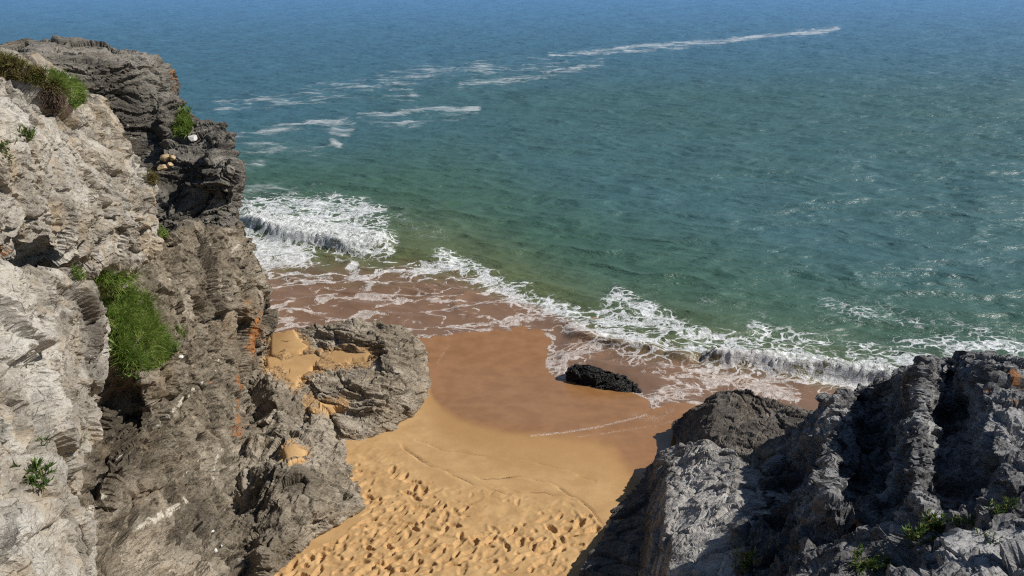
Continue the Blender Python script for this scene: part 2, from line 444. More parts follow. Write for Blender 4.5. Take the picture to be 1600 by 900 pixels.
def build_sand():
    def axis(lo, f0, f1, hi, fine, coarse):
        a = np.arange(lo, f0, coarse); b = np.arange(f0, f1, fine); c = np.arange(f1, hi + coarse, coarse)
        return np.concatenate([a, b, c])
    xs = axis(-40, -5.4, 4.2, 45, 0.021, 0.5); ys = axis(-8, 8.8, 16.6, 70, 0.021, 0.5)
    ys = np.concatenate([np.arange(-8, 8.8, 0.5), np.arange(8.8, 16.2, 0.021), np.arange(16.2, 24, 0.06), np.arange(24, 70, 0.6)])
    X, Y = np.meshgrid(xs, ys); nr, nc = X.shape
    x = X.ravel(); y = Y.ravel()
    z = sand_z(x, y)
    P3 = np.stack([x, y, 0 * x], 1)
    px, py = plane_px(x, y, sand_z(x, y))
    # swash marks: thin scarps left by the last waves
    trash = np.zeros_like(x)
    lines = [[(628, 696), (665, 725), (700, 739), (760, 750), (810, 746), (860, 756), (900, 776), (925, 797), (942, 822)],
             [(650, 688), (700, 704), (770, 712), (830, 722), (880, 736), (930, 752)],
             [(640, 706), (690, 736), (740, 759), (790, 771), (850, 768), (900, 781)],
             [(700, 742), (740, 762), (785, 762), (810, 770)]]
    wig = 5.0 * perlin(P3 * np.array([1.1, 1.1, 1])) + 2.0 * perlin(P3 * 4.0)
    for i, L in enumerate(lines):
        d, side = seg_dist(px, py + wig, L)
        step = np.exp(-(d / 2.0) ** 2)
        brk = sm(-0.45, 0.1, perlin(P3 * 1.7 + 9 * i))
        k = (0.022, 0.010, 0.014, 0.01)[i]
        z = z - k * step * brk + 0.5 * k * np.exp(-(d / 9.0) ** 2) * (side > 0)
        trash = np.maximum(trash, 0.95 * np.exp(-(d / 1.7) ** 2) * brk * (1.0, 0.75, 0.9, 0.7)[i])
    # trodden area
    core = [(545, 705), (600, 700), (650, 745), (700, 785), (790, 800), (880, 802), (925, 815), (935, 835), (900, 870), (860, 960), (380, 960), (480, 880), (560, 830), (575, 790)]
    soft = [(590, 700), (680, 745), (800, 770), (900, 790), (940, 820), (900, 900), (600, 800)]
    m = (px > 350) & (px < 1000) & (py > 680) & (py < 1000)
    dd, _ = seg_dist(px[m], py[m], core + [core[0]])
    ins = in_poly(px[m], py[m], core)
    tr = np.zeros_like(x); tr[m] = sm(-25, 15, np.where(ins, dd, -dd))
    lump = fbm(P3 * 2.8, 3)
    z = z + tr * (0.026 * lump + 0.006 * fbm(P3 * 7 + 5, 2)) + 0.004 * fbm(P3 * 1.5, 3)
    r = np.random.default_rng(11)
    n = 0; tries = 0
    dx = 0.021
    ix0 = np.searchsorted(xs, -5.4); iy0 = np.searchsorted(ys, 8.8)
    Z = z.reshape(nr, nc)
    placed = []
    while n < 340 and tries < 9000:
        tries += 1
        qx = r.uniform(420, 960); qy = 690 + 230 * r.random() ** 0.8
        inside = in_poly(np.array([qx]), np.array([qy]), core)[0]
        insoft = in_poly(np.array([qx]), np.array([qy]), soft)[0]
        if not inside and not (insoft and r.random() < 0.5): continue
        if qx > 800 and r.random() < (qx - 800) / 160: continue
        w0 = PZ(qx, qy, 1.2)
        cx, cy = w0[0], w0[1]
        if any((cx - a) ** 2 + (cy - b) ** 2 < 0.19 ** 2 for a, b in placed): continue
        placed.append((cx, cy)); n += 1
        ang = r.normal(0.9, 0.9) + (math.pi if r.random() < 0.3 else 0)
        if perlin(np.array([[cx * 0.9, cy * 0.9, 4.0]]))[0] > 0.22 + 0.2 * r.random(): continue
        Ls = r.uniform(0.17, 0.35); Ws = Ls * r.uniform(0.33, 0.5); dp = r.uniform(0.025, 0.08) * (1 if inside else 0.35)
        if r.random() < 0.3: Ls = Ws * r.uniform(1.0, 1.6); dp *= 0.8
        i0 = max(0, np.searchsorted(xs, cx - 0.4)); i1 = np.searchsorted(xs, cx + 0.4)
        j0 = max(0, np.searchsorted(ys, cy - 0.4)); j1 = np.searchsorted(ys, cy + 0.4)
        if i1 - i0 < 4 or j1 - j0 < 4: continue
        lx = X[j0:j1, i0:i1] - cx; ly = Y[j0:j1, i0:i1] - cy
        a = lx * math.cos(ang) + ly * math.sin(ang); b = -lx * math.sin(ang) + ly * math.cos(ang)
        b = b + 0.06 * (a / Ls) ** 2 * (1 if r.random() < 0.5 else -1)
        wloc = Ws * (1 + 0.3 * a / Ls)
        e = np.sqrt((a / (Ls / 2)) ** 2 + (b / (wloc / 2)) ** 2)
        e = e * (1 + 0.12 * np.sin(7 * np.arctan2(b, a) + r.uniform(0, 6)))
        soft_k = 0.35 if inside else 0.9
        hole = 1 - sm(1 - soft_k, 1.15 + 0.2 * soft_k, e)
        heel = np.exp(-(((a + Ls * 0.28) / (Ls * 0.22)) ** 2 + (b / (Ws * 0.45)) ** 2))
        toe = np.exp(-(((a - Ls * 0.28) / (Ls * 0.2)) ** 2 + (b / (Ws * 0.5)) ** 2))
        rim = np.exp(-((e - 1.35) / 0.28) ** 2) * (0.7 + 0.5 * a / Ls)
        Z[j0:j1, i0:i1] += -dp * hole * 0.75 - dp * 0.35 * (heel + 0.8 * toe) + dp * 0.32 * rim
    z = Z.ravel()
    # dampness and wetness
    WET = [(-3000, 300), (640, 560), (664, 590), (678, 625), (690, 640), (720, 655), (760, 668), (820, 680), (880, 684), (930, 688),
           (960, 702), (975, 722), (990, 742), (1030, 760), (1080, 800), (5000, 900)]
    bw = 4 * perlin(P3 * 0.8 + 3)
    wy = interp_line(px, WET)
    sw = 9 + 14 * sm(820, 960, px)
    wet = 1 - sm(-sw, sw, (py + bw) - wy)
    damp = 1 - sm(0, 75, (py + 2 * bw) - wy - 10)
    foam = np.zeros_like(x)
    for L, wd, k in (([(830, 681), (880, 676), (930, 668), (985, 655), (1010, 648)], 3.5, 0.75),
                     ([(900, 683), (960, 675), (1030, 664), (1060, 655)], 3.0, 0.62),
                     ([(700, 656), (740, 668), (800, 676), (850, 680)], 3, 0.35),
                     ([(990, 650), (1030, 655), (1050, 640)], 12, 0.6),
                     ([(1010, 690), (1030, 720), (1040, 735)], 14, 0.4),
                     ([(700, 540), (690, 556), (684, 568)], 5, 0.6),
                     ([(1020, 650), (1022, 690), (1015, 715)], 6, 0.4)):
        d, _ = seg_dist(px, py, L)
        foam = np.maximum(foam, k * np.exp(-(d / wd) ** 2))
    foam = np.maximum(foam, 0.22 * (sm(560, 530, py)) * (px > 700) * (py > 500))
    o = mesh_np('beach_sand', np.stack([x, y, z], 1), grid_faces(nr, nc), M_sand,
                dict(wet=wet, damp=damp, trash=trash, foam=foam))
    tag(o, kind='structure')
    return o

def build_sea():
    rows = [9.5]
    while rows[-1] < 4000:
        y = rows[-1]
        rows.append(y + (0.034 if y < 24 else 0.034 + (y - 24) * 0.0045))
    ys = np.array(rows)
    nc = 900
    t = np.linspace(-1, 1, nc)
    # more columns towards the centre
    tt = np.sign(t) * (0.55 * np.abs(t) + 0.45 * np.abs(t) ** 3)
    X = tt[None, :] * (8 + 1.35 * ys[:, None]); Y = np.repeat(ys[:, None], nc, 1)
    X = X + 0.15 * ys[:, None] * 0
    nr = len(ys); x = X.ravel(); y = Y.ravel()
    px, py = plane_px(x, y)
    P3 = np.stack([x, y, 0 * x], 1)
    sd_ = sea_side(px, py)
    sd_ = sd_ + 5 * perlin(P3 * 1.1) + 2.5 * perlin(P3 * 3.7)
    gy = interp_line(px, GREEN)
    dep = np.where(py > gy, np.clip(sd_ / np.maximum(sd_ + (py - gy), 1e-3), 0, 1), 1.0)
    dep = np.where(py <= gy, 1 + np.clip((gy - py) / 210.0, 0, 1) * 0.9 + np.clip((150 - py) / 120.0, 0, 1) * 0.7, dep)
    # left side goes blue sooner than the right
    dep = dep + np.where(py < 330, sm(900, 300, px) * 0.35 * sm(330, 200, py), 0)
    dep = dep * (sd_ > 0)
    far = sm(120, 30, y)
    near = sm(0, 60, sd_)
    # swell and chop
    ca, sa = math.cos(R(-11)), math.sin(R(-11))
    q = np.stack([(x * ca + y * sa) * 0.30, (-x * sa + y * ca), 0 * x], 1)
    sel = y < 220
    h = np.zeros_like(x)
    qs = q[sel]
    wq = qs + 0.5 * np.stack([perlin(P3[sel] * 0.35), perlin(P3[sel] * 0.35 + 7), 0 * x[sel]], 1)
    n1 = (1 - 1.6 * np.abs(perlin(wq * 0.42))) ** 2; n2 = (1 - 1.6 * np.abs(perlin(wq * 1.05 + 3))) ** 2; n3 = perlin(wq * 2.3 + 8); n4 = perlin(wq * 4.9 + 1)
    hh = 0.10 * n1 + 0.09 * n2 + 0.05 * n3 + 0.022 * n4
    h[sel] = hh * (0.15 + 0.85 * near[sel]) * np.clip(sm(260, 90, y[sel]), 0, 1)
    # breakers
    foam = np.zeros_like(x)
    def gauss(d, w): return np.exp(-(d / w) ** 2)
    wob = 5 * perlin(P3 * 0.9 + 21) + 3 * perlin(P3 * 2.5 + 4)
    wobb = 6 * perlin(P3 * 0.45 + 21) + 1.0 * perlin(P3 * 2.2 + 4)
    breakers = [  # crest line on the sea plane, height, front half width px, back half width px
        ([(372, 352), (410, 362), (450, 372), (490, 383), (530, 391), (570, 396), (612, 398)], 0.44, 6, 30, 1.0),
        ([(612, 398), (650, 402), (700, 412)], 0.22, 8, 22, 0.1),
        ([(885, 527), (930, 540), (975, 552), (1010, 560), (1040, 568)], 0.20, 5, 15, 0.30),
        ([(1040, 570), (1075, 577), (1100, 578)], 0.24, 5, 14, 0.30),
        ([(1098, 580), (1140, 586), (1190, 588), (1240, 596), (1290, 602), (1350, 612), (1420, 625), (1500, 640)], 0.38, 6, 22, 0.95),
    ]
    crest = np.zeros_like(x)
    near_m = (py > 250) & (y < 60)
    for L, hgt, fw, bw, fk in breakers:
        d, side = seg_dist(px[near_m], py[near_m] + wobb[near_m], L)
        lo = np.where(py[near_m] + wobb[near_m] > interp_line(px[near_m], L), 1, 0)
        ext = sm(L[0][0] - 30, L[0][0] + 25, px[near_m]) * sm(L[-1][0] + 30, L[-1][0] - 25, px[near_m])
        dx = np.where(lo == 1, d / fw, d / bw)
        rdg = np.exp(-dx ** 2) * ext
        crest[near_m] = np.maximum(crest[near_m], hgt * rdg)
        f = fk * np.exp(-(np.where(lo == 1, d / (fw * 1.5), d / (bw * 0.9))) ** 2) * ext
        foam[near_m] = np.maximum(foam[near_m], f)
    lumpy = fbm(P3[near_m] * 5.5, 3, ridged=True) * 0.5 + 0.5
    cr = crest[near_m]
    h[near_m] += cr * (0.85 + 0.18 * lumpy * sm(0.2, 0.6, foam[near_m])) + 0.035 * foam[near_m] * lumpy
    # foam density fields: polylines (px) with half width and strength
    def add(L, wx, k, arr, wob_k=1.0):
        d, _ = seg_dist(px, py + wob * wob_k, L)
        np.maximum(arr, k * np.exp(-(d / wx) ** 2), out=arr)
    add([(410, 330), (470, 328), (530, 330), (585, 345)], 22, 0.62, foam)
    add([(440, 355), (500, 360), (560, 370)], 20, 0.80, foam)
    add([(380, 372), (400, 385), (440, 395), (480, 402)], 16, 1.0, foam)
    add([(385, 395), (420, 410), (470, 405)], 12, 0.75, foam)
    add([(372, 330), (400, 345), (420, 350)], 18, 0.75, foam)
    add([(620, 335), (650, 365), (690, 370)], 22, 0.14, foam)
    add([(690, 410), (740, 422), (780, 450), (830, 470)], 14, 0.50, foam)
    add([(800, 470), (850, 482), (900, 500), (960, 505), (1010, 500)], 16, 0.52, foam)
    add([(890, 520), (950, 535), (1010, 548), (1060, 562)], 11, 0.65, foam)
    add([(960, 470), (1020, 500), (1080, 530), (1150, 548), (1250, 570)], 20, 0.55, foam)
    add([(1080, 560), (1160, 572), (1250, 588), (1340, 590), (1440, 580)], 18, 0.72, foam)
    add([(1180, 520), (1260, 540), (1340, 555), (1420, 545), (1480, 540)], 18, 0.36, foam)
    add([(1290, 480), (1380, 500), (1460, 515), (1560, 530), (1650, 540)], 24, 0.2, foam)
    add([(1100, 470), (1200, 500), (1300, 520)], 20, 0.13, foam)
    add([(1480, 560), (1560, 545), (1640, 560)], 16, 0.45, foam)
    add([(1150, 610), (1180, 625), (1230, 640)], 16, 0.7, foam)
    add([(1260, 600), (1300, 612), (1340, 622)], 12, 0.9, foam)
    add([(1100, 590), (1140, 605), (1175, 615), (1220, 600)], 14, 0.55, foam)
    add([(1010, 655), (1050, 640), (1090, 620), (1130, 605)], 16, 0.78, foam)
    add([(856, 560), (866, 585), (900, 560), (930, 548)], 22, 0.60, foam)
    add([(862, 594), (890, 606), (940, 616), (985, 632), (1005, 650)], 9, 0.75, foam)
    add([(880, 568), (886, 585), (884, 600)], 10, 0.9, foam)
    add([(930, 555), (1000, 575), (1060, 585)], 20, 0.30, foam)
    # rim of the swash
    rim = np.exp(-((sd_ - 3) / 3.5) ** 2) * (py > 480)
    foam = np.maximum(foam, rim * (0.35 + 0.45 * (px > 840)) * sm(-0.5, 0.2, perlin(P3 * 1.6 + 2)))
    streak = np.zeros_like(x)
    reg = in_poly(px, py, [(330, 395), (430, 395), (560, 405), (640, 408), (700, 418), (790, 455), (880, 500), (900, 520), (700, 540), (560, 560), (330, 570)])
    dd, _ = seg_dist(px, py, [(330, 400), (560, 408), (700, 420), (790, 455), (890, 510)])
    streak = np.where(reg, 0.22 + 0.25 * sm(-0.2, 0.5, perlin(P3 * 0.35 + 31)), 0) * sm(0, 12, dd)
    streak = np.maximum(streak, 0.75 * np.exp(-(seg_dist(px, py + wob, [(520, 430), (600, 425), (690, 430), (760, 440), (820, 470)])[0] / 16) ** 2))
    streak = np.maximum(streak, 0.55 * np.exp(-(seg_dist(px, py + wob, [(430, 495), (520, 480), (640, 470), (740, 468), (850, 480), (950, 500)])[0] / 16) ** 2))
    streak = np.maximum(streak, 0.5 * np.exp(-(seg_dist(px, py + wob, [(690, 525), (760, 505), (850, 498), (950, 512)])[0] / 10) ** 2))
    streak = np.maximum(streak, np.where(in_poly(px, py, [(880, 510), (1000, 500), (1200, 560), (1450, 560), (1450, 640), (1100, 640), (1000, 600)]), 0.45, 0))
    streak *= (sd_ > -2)
    froth = np.zeros_like(x)
    wf = 5 * perlin(P3 * 0.12) + 3 * perlin(P3 * 0.4)
    def addf(L, wx, k):
        d, _ = seg_dist(px, py + 0.6 * wf, L)
        np.maximum(froth, k * np.exp(-(d / wx) ** 2), out=froth)
    addf([(560, 178), (610, 180), (650, 173), (700, 173), (745, 172)], 5, 0.95)
    addf([(370, 214), (430, 203), (490, 192), (550, 196)], 8, 0.85)
    addf([(520, 205), (550, 206), (535, 212)], 6, 0.7)
    addf([(518, 222), (530, 227)], 6, 1.25)
    addf([(385, 262), (410, 258)], 8, 0.8)
    addf([(370, 240), (420, 232), (500, 240)], 12, 0.35)
    addf([(600, 125), (700, 112), (800, 105), (880, 112)], 14, 0.58 )
    addf([(350, 168), (450, 160), (560, 135), (640, 150)], 14, 0.58 )
    addf([(720, 135), (820, 125), (900, 110), (940, 98)], 8, 0.66)
    addf([(860, 88), (930, 82), (1000, 80), (1080, 72), (1130, 68)], 5, 0.85)
    addf([(960, 78), (1060, 70), (1180, 60), (1250, 53), (1310, 47)], 4, 0.9)
    addf([(1180, 60), (1250, 54), (1300, 50)], 3.5, 1.0)
    addf([(560, 190), (640, 192), (720, 180)], 8, 0.45)
    addf([(380, 300), (460, 290), (520, 300)], 12, 0.3)
    froth *= (py < 320)
    base = np.maximum(0.0, sand_z(x, y) + 0.004)
    base = np.where(sd_ > 0, np.maximum(0.0, sand_z(x, y) + 0.022 * sm(0, 30, sd_)), sand_z(x, y) - 0.03 - 0.01 * np.clip(-sd_, 0, 20))
    z = base + np.where(sd_ > 0, h * sm(4, 34, sd_), 0)
    o = mesh_np('sea_water', np.stack([x, y, z], 1), grid_faces(nr, nc), M_water,
                dict(depth=dep, foam=foam, streak=streak, froth=froth))
    tag(o, kind='structure')
    print('sea', nr, nc)
    return o

# ------------------------------------------------------------------ rocks
def Y_(*pts): return [PY(*p) for p in pts]
def Z_(*pts): return [PZ(*p) for p in pts]

def solid(points, offset, outline=None):
    """Front surface through the points (triangulated as seen), given depth by sweeping it back by offset."""
    P = np.array(points)
    fwd = P[:, 1] * cP - (P[:, 2] - CAM_H) * sP
    sx = F * P[:, 0] / fwd; sy = F * (P[:, 1] * sP + (P[:, 2] - CAM_H) * cP) / fwd
    co = [Vector((a, b)) for a, b in zip(sx, sy)]
    if outline is None:
        edges = []; faces = []; mode = 0
    else:
        n = outline; edges = [(i, (i + 1) % n) for i in range(n)]; faces = []; mode = 1
    r = delaunay_2d_cdt(co, edges, faces, mode, 1e-4)
    tris = [tuple(f) for f in r[2]]; om = r[3]
    idx = [o[0] for o in om]
    tris = [tuple(idx[i] for i in t) for t in tris]
    # orientation
    out = []
    for t in tris:
        a, b, c = P[t[0]], P[t[1]], P[t[2]]
        nrm = np.cross(b - a, c - a)
        if np.dot(nrm, a - np.array([0, 0, CAM_H])) > 0: t = (t[0], t[2], t[1])
        out.append(t)
    n = len(P)
    V = np.concatenate([P, P + np.asarray(offset)])
    Fc = [t for t in out] + [(t[0] + n, t[2] + n, t[1] + n) for t in out]
    cnt = {}
    for t in out:
        for e in ((t[0], t[1]), (t[1], t[2]), (t[2], t[0])): cnt[e] = 1
    for (a, b) in list(cnt):
        if (b, a) not in cnt: Fc += [(b, a, a + n), (b, a + n, b + n)]
    return V, Fc

def remesh(solids, voxel):
    V = []; Fc = []; k = 0
    for v, f in solids:
        V += [tuple(p) for p in v]; Fc += [tuple(i + k for i in t) for t in f]; k += len(v)
    me = bpy.data.meshes.new('tmp'); me.from_pydata(V, [], Fc); me.update()
    o = bpy.data.objects.new('tmp', me); scene.collection.objects.link(o)
    m = o.modifiers.new('r', 'REMESH'); m.mode = 'VOXEL'; m.voxel_size = voxel; m.adaptivity = 0
    dg = C.evaluated_depsgraph_get(); ev = o.evaluated_get(dg); em = ev.to_mesh()
    nv = len(em.vertices); co = np.empty(nv * 3, np.float32); em.vertices.foreach_get('co', co)
    no = np.empty(nv * 3, np.float32); em.vertices.foreach_get('normal', no)
    npo = len(em.polygons); lt = np.empty(npo, np.int32); em.polygons.foreach_get('loop_total', lt)
    li = np.empty(len(em.loops), np.int32); em.loops.foreach_get('vertex_index', li)
    assert (lt == 4).all()
    ev.to_mesh_clear(); bpy.data.objects.remove(o); bpy.data.meshes.remove(me)
    return co.reshape(-1, 3).astype(float), no.reshape(-1, 3).astype(float), li.reshape(-1, 4)

def rotm(rot):
    from mathutils import Euler
    return np.array(Euler(rot).to_matrix())

def build_rock(name, label, cat, solids, voxel, mat, rot=(0, 0, 0), amp=1.0, big=0.16, block=0.13, strata=0.05, freq=1.0,
               fine=0.02, lowz=-1.5, blocksize=0.9, joint=1.0, calm=None, sq=3.0, group=None):
    co, no, quads = remesh(solids, voxel)
    keep = co[:, 2] > lowz
    qk = keep[quads].any(axis=1)
    # drop what lies far underground
    quads = quads[qk]; used = np.unique(quads); mp = np.full(len(co), -1); mp[used] = np.arange(len(used))
    co, no, quads = co[used], no[used], mp[quads]
    M = rotm(rot)
    p = co
    wp = p + 0.35 * np.stack([fbm(p * 0.7, 2), fbm(p * 0.7 + 31, 2), fbm(p * 0.7 + 57, 2)], 1)
    s = wp @ M.T                       # strata frame, layers are perpendicular to its z
    d = big * fbm(p * 0.55 + 3, 2)
    v1, t1, e1 = facets(s * np.array([1, 1, sq]) / blocksize)
    v2, t2, e2 = facets((s + 40) * np.array([1, 1, sq * 1.2]) / (blocksize * 0.38))
    v3, t3, e3 = facets((s + 9) * np.array([1, 1, sq * 1.2]) / (blocksize * 0.15))
    v0, t0, e0 = facets((s + 71) * np.array([1, 1, 0.6 * sq]) / (blocksize * 2.3))
    d += joint * block * (0.85 * v0 + 1.6 * t0) - joint * block * 0.9 * (1 - sm(0, 0.035, e0))
    d += block * (0.45 * v1 + 0.9 * t1) - block * 0.5 * (1 - sm(0, 0.06, e1))
    d += block * 0.35 * (0.5 * v2 + 0.9 * t2) - block * 0.12 * (1 - sm(0, 0.08, e2))
    d += block * 0.12 * (0.5 * v3 + 0.9 * t3)
    # layers: stepped 1D profile that drifts along the bed
    zz = s[:, 2] * freq
    lay = np.stack([0.25 * s[:, 0], 0.25 * s[:, 1], zz * 5.0], 1)
    n1 = perlin(lay); n2 = perlin(np.stack([0.6 * s[:, 0], 0.6 * s[:, 1], zz * 9.0], 1)); n3 = perlin(np.stack([1.4 * s[:, 0], 1.4 * s[:, 1], zz * 17.0], 1))
    stp = lambda n: np.tanh(5.0 * n)
    along = np.clip(0.5 + 0.9 * perlin(p * 0.9 + 11), 0.05, 1.3)
    d += strata * along * (stp(n1) + 0.6 * stp(n2) + 0.22 * n3)
    # solution pits and crumbly ground
    pit = sm(0.25, 0.6, perlin(p * 3.1 + 7)) * sm(-0.1, 0.3, perlin(p * 0.8 + 2))
    d += fine * 0.55 * fbm(p * 6.0, 3, gain=0.55) - 2.2 * fine * pit
    sandy = np.zeros(len(co))
    for poly, k in (calm or []):
        fw = np.maximum(co[:, 1] * cP - (co[:, 2] - CAM_H) * sP, 0.1)
        qx = 800 + F * co[:, 0] / fw; qy = 450 - F * (co[:, 1] * sP + (co[:, 2] - CAM_H) * cP) / fw
        dd, _ = seg_dist(qx, qy, poly + [poly[0]]); ins = in_poly(qx, qy, poly)
        cm = sm(-8, 4, np.where(ins, dd, -dd))
        d = d * (1 - 0.5 * cm) - 0.015 * cm
        sandy = np.maximum(sandy, sm(-26, 2, np.where(ins, dd, -dd)))
    pos = co + no * (d * amp)[:, None]
    at = {k: np.zeros(len(co)) for k in ('tone', 'dark', 'lichen', 'quartz')}; at['sandy'] = sandy
    o = mesh_np(name, pos, quads, mat, at, smooth=False)
    tag(o, label, cat, group)
    print(name, len(co))
    return o

C1 = dict(dark=(0.085, 0.079, 0.070), mid=(0.165, 0.152, 0.132), pale=(0.30, 0.285, 0.26))

M_pale = rock_material('pale_schist', (0.17, 0.145, 0.112), (0.335, 0.292, 0.235), (0.54, 0.51, 0.455), (R(8), R(-6), 0), 0.75,
                       (1, 1, 3.5), (0.40, 0.30, 0.18), 0.35, speck=0.9, runs=0.55)
M_dark = rock_material('dark_layered_schist', (0.05, 0.045, 0.037), (0.14, 0.124, 0.100), (0.31, 0.285, 0.245), (R(5), R(4), 0), 0.25,
                       (1, 1, 9), (0.24, 0.16, 0.07), 0.25, speck=0.35)
M_mid = rock_material('brown_grey_schist', (0.090, 0.072, 0.049), (0.235, 0.193, 0.138), (0.44, 0.38, 0.295), (R(25), R(48), 0), 0.35,
                      (1, 1, 5), (0.25, 0.15, 0.06), 0.35, speck=0.55)
M_low = rock_material('tide_worn_schist', (0.155, 0.125, 0.088), (0.33, 0.277, 0.205), (0.52, 0.455, 0.365), (R(30), R(-12), R(0)), 0.4,
                      (1, 1, 6), (0.28, 0.19, 0.09), 0.25, speck=0.45)
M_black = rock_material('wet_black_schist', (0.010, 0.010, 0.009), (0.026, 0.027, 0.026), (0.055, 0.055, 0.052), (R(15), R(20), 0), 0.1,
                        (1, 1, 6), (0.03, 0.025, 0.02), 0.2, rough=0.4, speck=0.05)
M_blue = rock_material('blue_grey_schist', (0.060, 0.060, 0.062), (0.19, 0.188, 0.192), (0.46, 0.455, 0.45), (R(12), R(10), R(0)), 0.5,
                       (1, 1, 5), (0.17, 0.15, 0.12), 0.2, speck=0.6, scale=1.25)
M_brown = rock_material('rough_brown_schist', (0.06, 0.052, 0.043), (0.155, 0.133, 0.11), (0.28, 0.25, 0.215), (R(20), R(-15), R(30)), 0.3,
                        (1, 1, 4), (0.20, 0.14, 0.08), 0.25, speck=0.4, scale=1.6, bump=0.7)
M_grey = rock_material('pale_grey_schist', (0.14, 0.13, 0.118), (0.31, 0.29, 0.27), (0.50, 0.475, 0.445), (R(20), R(-15), R(30)), 0.5,
                       (1, 1, 4), (0.26, 0.20, 0.13), 0.3, speck=0.7, scale=1.6, bump=0.65)

def view_off(px, py, L, extra=(0, 0, 0)):
    d = ray(px, py); d = d / np.linalg.norm(d)
    return d * L + np.array(extra)

rocks = {}
POCKETS = [
    ([(425, 522), (455, 512), (466, 530), (480, 540), (468, 552), (425, 556)], 'small patch of sand at the cliff foot, above the long sandy hollow', 0.01),
    ([(418, 560), (440, 556), (500, 556), (540, 548), (580, 552), (570, 560), (520, 570), (490, 575), (470, 590), (462, 602), (440, 585), (420, 575)], 'long patch of sand lying in the hollow across the beach rock', 0.0),
    ([(482, 624), (500, 634), (530, 624), (538, 630), (510, 643), (490, 640)], 'small strip of sand in the cleft between beach rock and low shelf', 0.0),
    ([(443, 700), (455, 695), (476, 704), (470, 718), (450, 720)], 'little round patch of sand on top of the low rock shelf', 0.01)]
CALM = [(p[0], 1) for p in POCKETS]
# --- far dark block with a flat pale top
D = Y_((-260, 92, 23), (-120, 74, 25), (-30, 76, 25), (18, 68, 25.2), (50, 64, 25.5), (150, 67, 25.2), (215, 77, 24.8), (250, 88, 24.4), (266, 100, 24),
       (274, 118, 23.7), (277, 148, 23.5), (286, 158, 23.2), (287, 200, 22.6), (268, 238, 21.8), (252, 300, 21), (240, 360, 20.5), (150, 360, 20.5), (20, 300, 20.5), (-260, 250, 21),
       # top front edge and face
       (-120, 104, 22), (0, 102, 20.8), (60, 97, 21.1), (130, 99, 21.7), (200, 102, 22.4), (228, 98, 23.0), (236, 125, 22.8), (240, 150, 22.6),
       (130, 150, 21.4), (150, 220, 21.0), (200, 250, 21.4), (235, 205, 22.1), (240, 160, 22.6), (262, 160, 22.9), (258, 205, 21.9))
rocks['D'] = build_rock('flat_topped_crag', 'dark layered crag with a flat pale grey top, highest rock at the upper left', 'crag',
    [solid(D, (-1.5, 4, -3.5), 19)], 0.045, M_dark, rot=(R(5), R(4), 0), big=0.04, block=0.12, strata=0.07, fine=0.02, sq=4, blocksize=1.3, joint=0.35, freq=0.9)
# --- stepped block in front of the sea
Cc = Y_((262, 240, 21.3), (286, 190, 22.6), (292, 178, 23), (312, 194, 22.6), (330, 192, 22.4), (348, 189, 22.3), (358, 205, 21.8), (366, 236, 21.2), (374, 262, 20.6),
        (373, 290, 20.5), (364, 335, 20.3), (352, 362, 20.2), (340, 430, 20), (220, 430, 19), (232, 330, 19.5), (243, 285, 20.3),
        (282, 248, 20.6), (325, 254, 20.2), (360, 262, 20.2), (300, 215, 21.8), (270, 262, 20.6), (262, 300, 20.2), (300, 290, 20.2), (340, 300, 20.0), (300, 350, 19.6), (345, 350, 19.9))
rocks['C'] = build_rock('stepped_crag', 'dark crag of thin stacked layers with a sloping brown top, below the flat-topped crag', 'crag',
    [solid(Cc, (-1.8, 3.5, -3.5), 16)], 0.04, M_dark, rot=(R(-3), R(10), 0), big=0.08, block=0.13, strata=0.085, fine=0.02, sq=4, blocksize=0.8, freq=1.1)
# --- buttress
B = Y_((130, 420, 12.3), (200, 396, 13), (246, 348, 15), (300, 362, 17.2), (345, 352, 18.6), (378, 346, 19.3), (400, 378, 19.2), (416, 430, 19.3), (428, 485, 19.5), (426, 530, 19.6),
       (414, 572, 18.8), (402, 610, 17.3), (404, 680, 14.4), (430, 760, 12.6), (470, 830, 11.4), (470, 960, 9.7), (300, 1010, 8.0), (180, 1010, 6.9), (110, 960, 6.8), (110, 850, 7.8), (110, 700, 9.5), (125, 560, 10.6),
       (260, 430, 14.0), (320, 430, 16.6), (368, 430, 18.2), (150, 500, 10.8), (205, 480, 11.9), (262, 500, 13.0), (320, 510, 15.6), (372, 500, 17.4),
       (215, 580, 11.0), (268, 580, 12.4), (322, 590, 14.3), (372, 590, 16.2), (170, 620, 10.8), (198, 650, 11.9), (232, 650, 11.2), (300, 680, 12.5), (356, 680, 13.9),
       (150, 740, 9.8), (182, 740, 9.4), (235, 770, 9.9), (300, 780, 10.9), (362, 780, 12.0), (150, 815, 8.7), (165, 860, 8.0), (225, 870, 8.6), (270, 835, 9.6), (345, 850, 10.1), (410, 850, 10.9),
       (200, 915, 7.7), (300, 930, 8.6), (380, 930, 9.5))
rocks['B'] = build_rock('cliff_buttress', 'brown-grey slanting cliff buttress with white quartz seams and orange lichen', 'cliff',
    [solid(B, view_off(280, 600, 5.0, (-1.0, 0, -2.0)), 22)], 0.04, M_mid, rot=(R(25), R(48), 0), big=0.14, block=0.15, strata=0.05, fine=0.03, sq=2.5, blocksize=1.0)
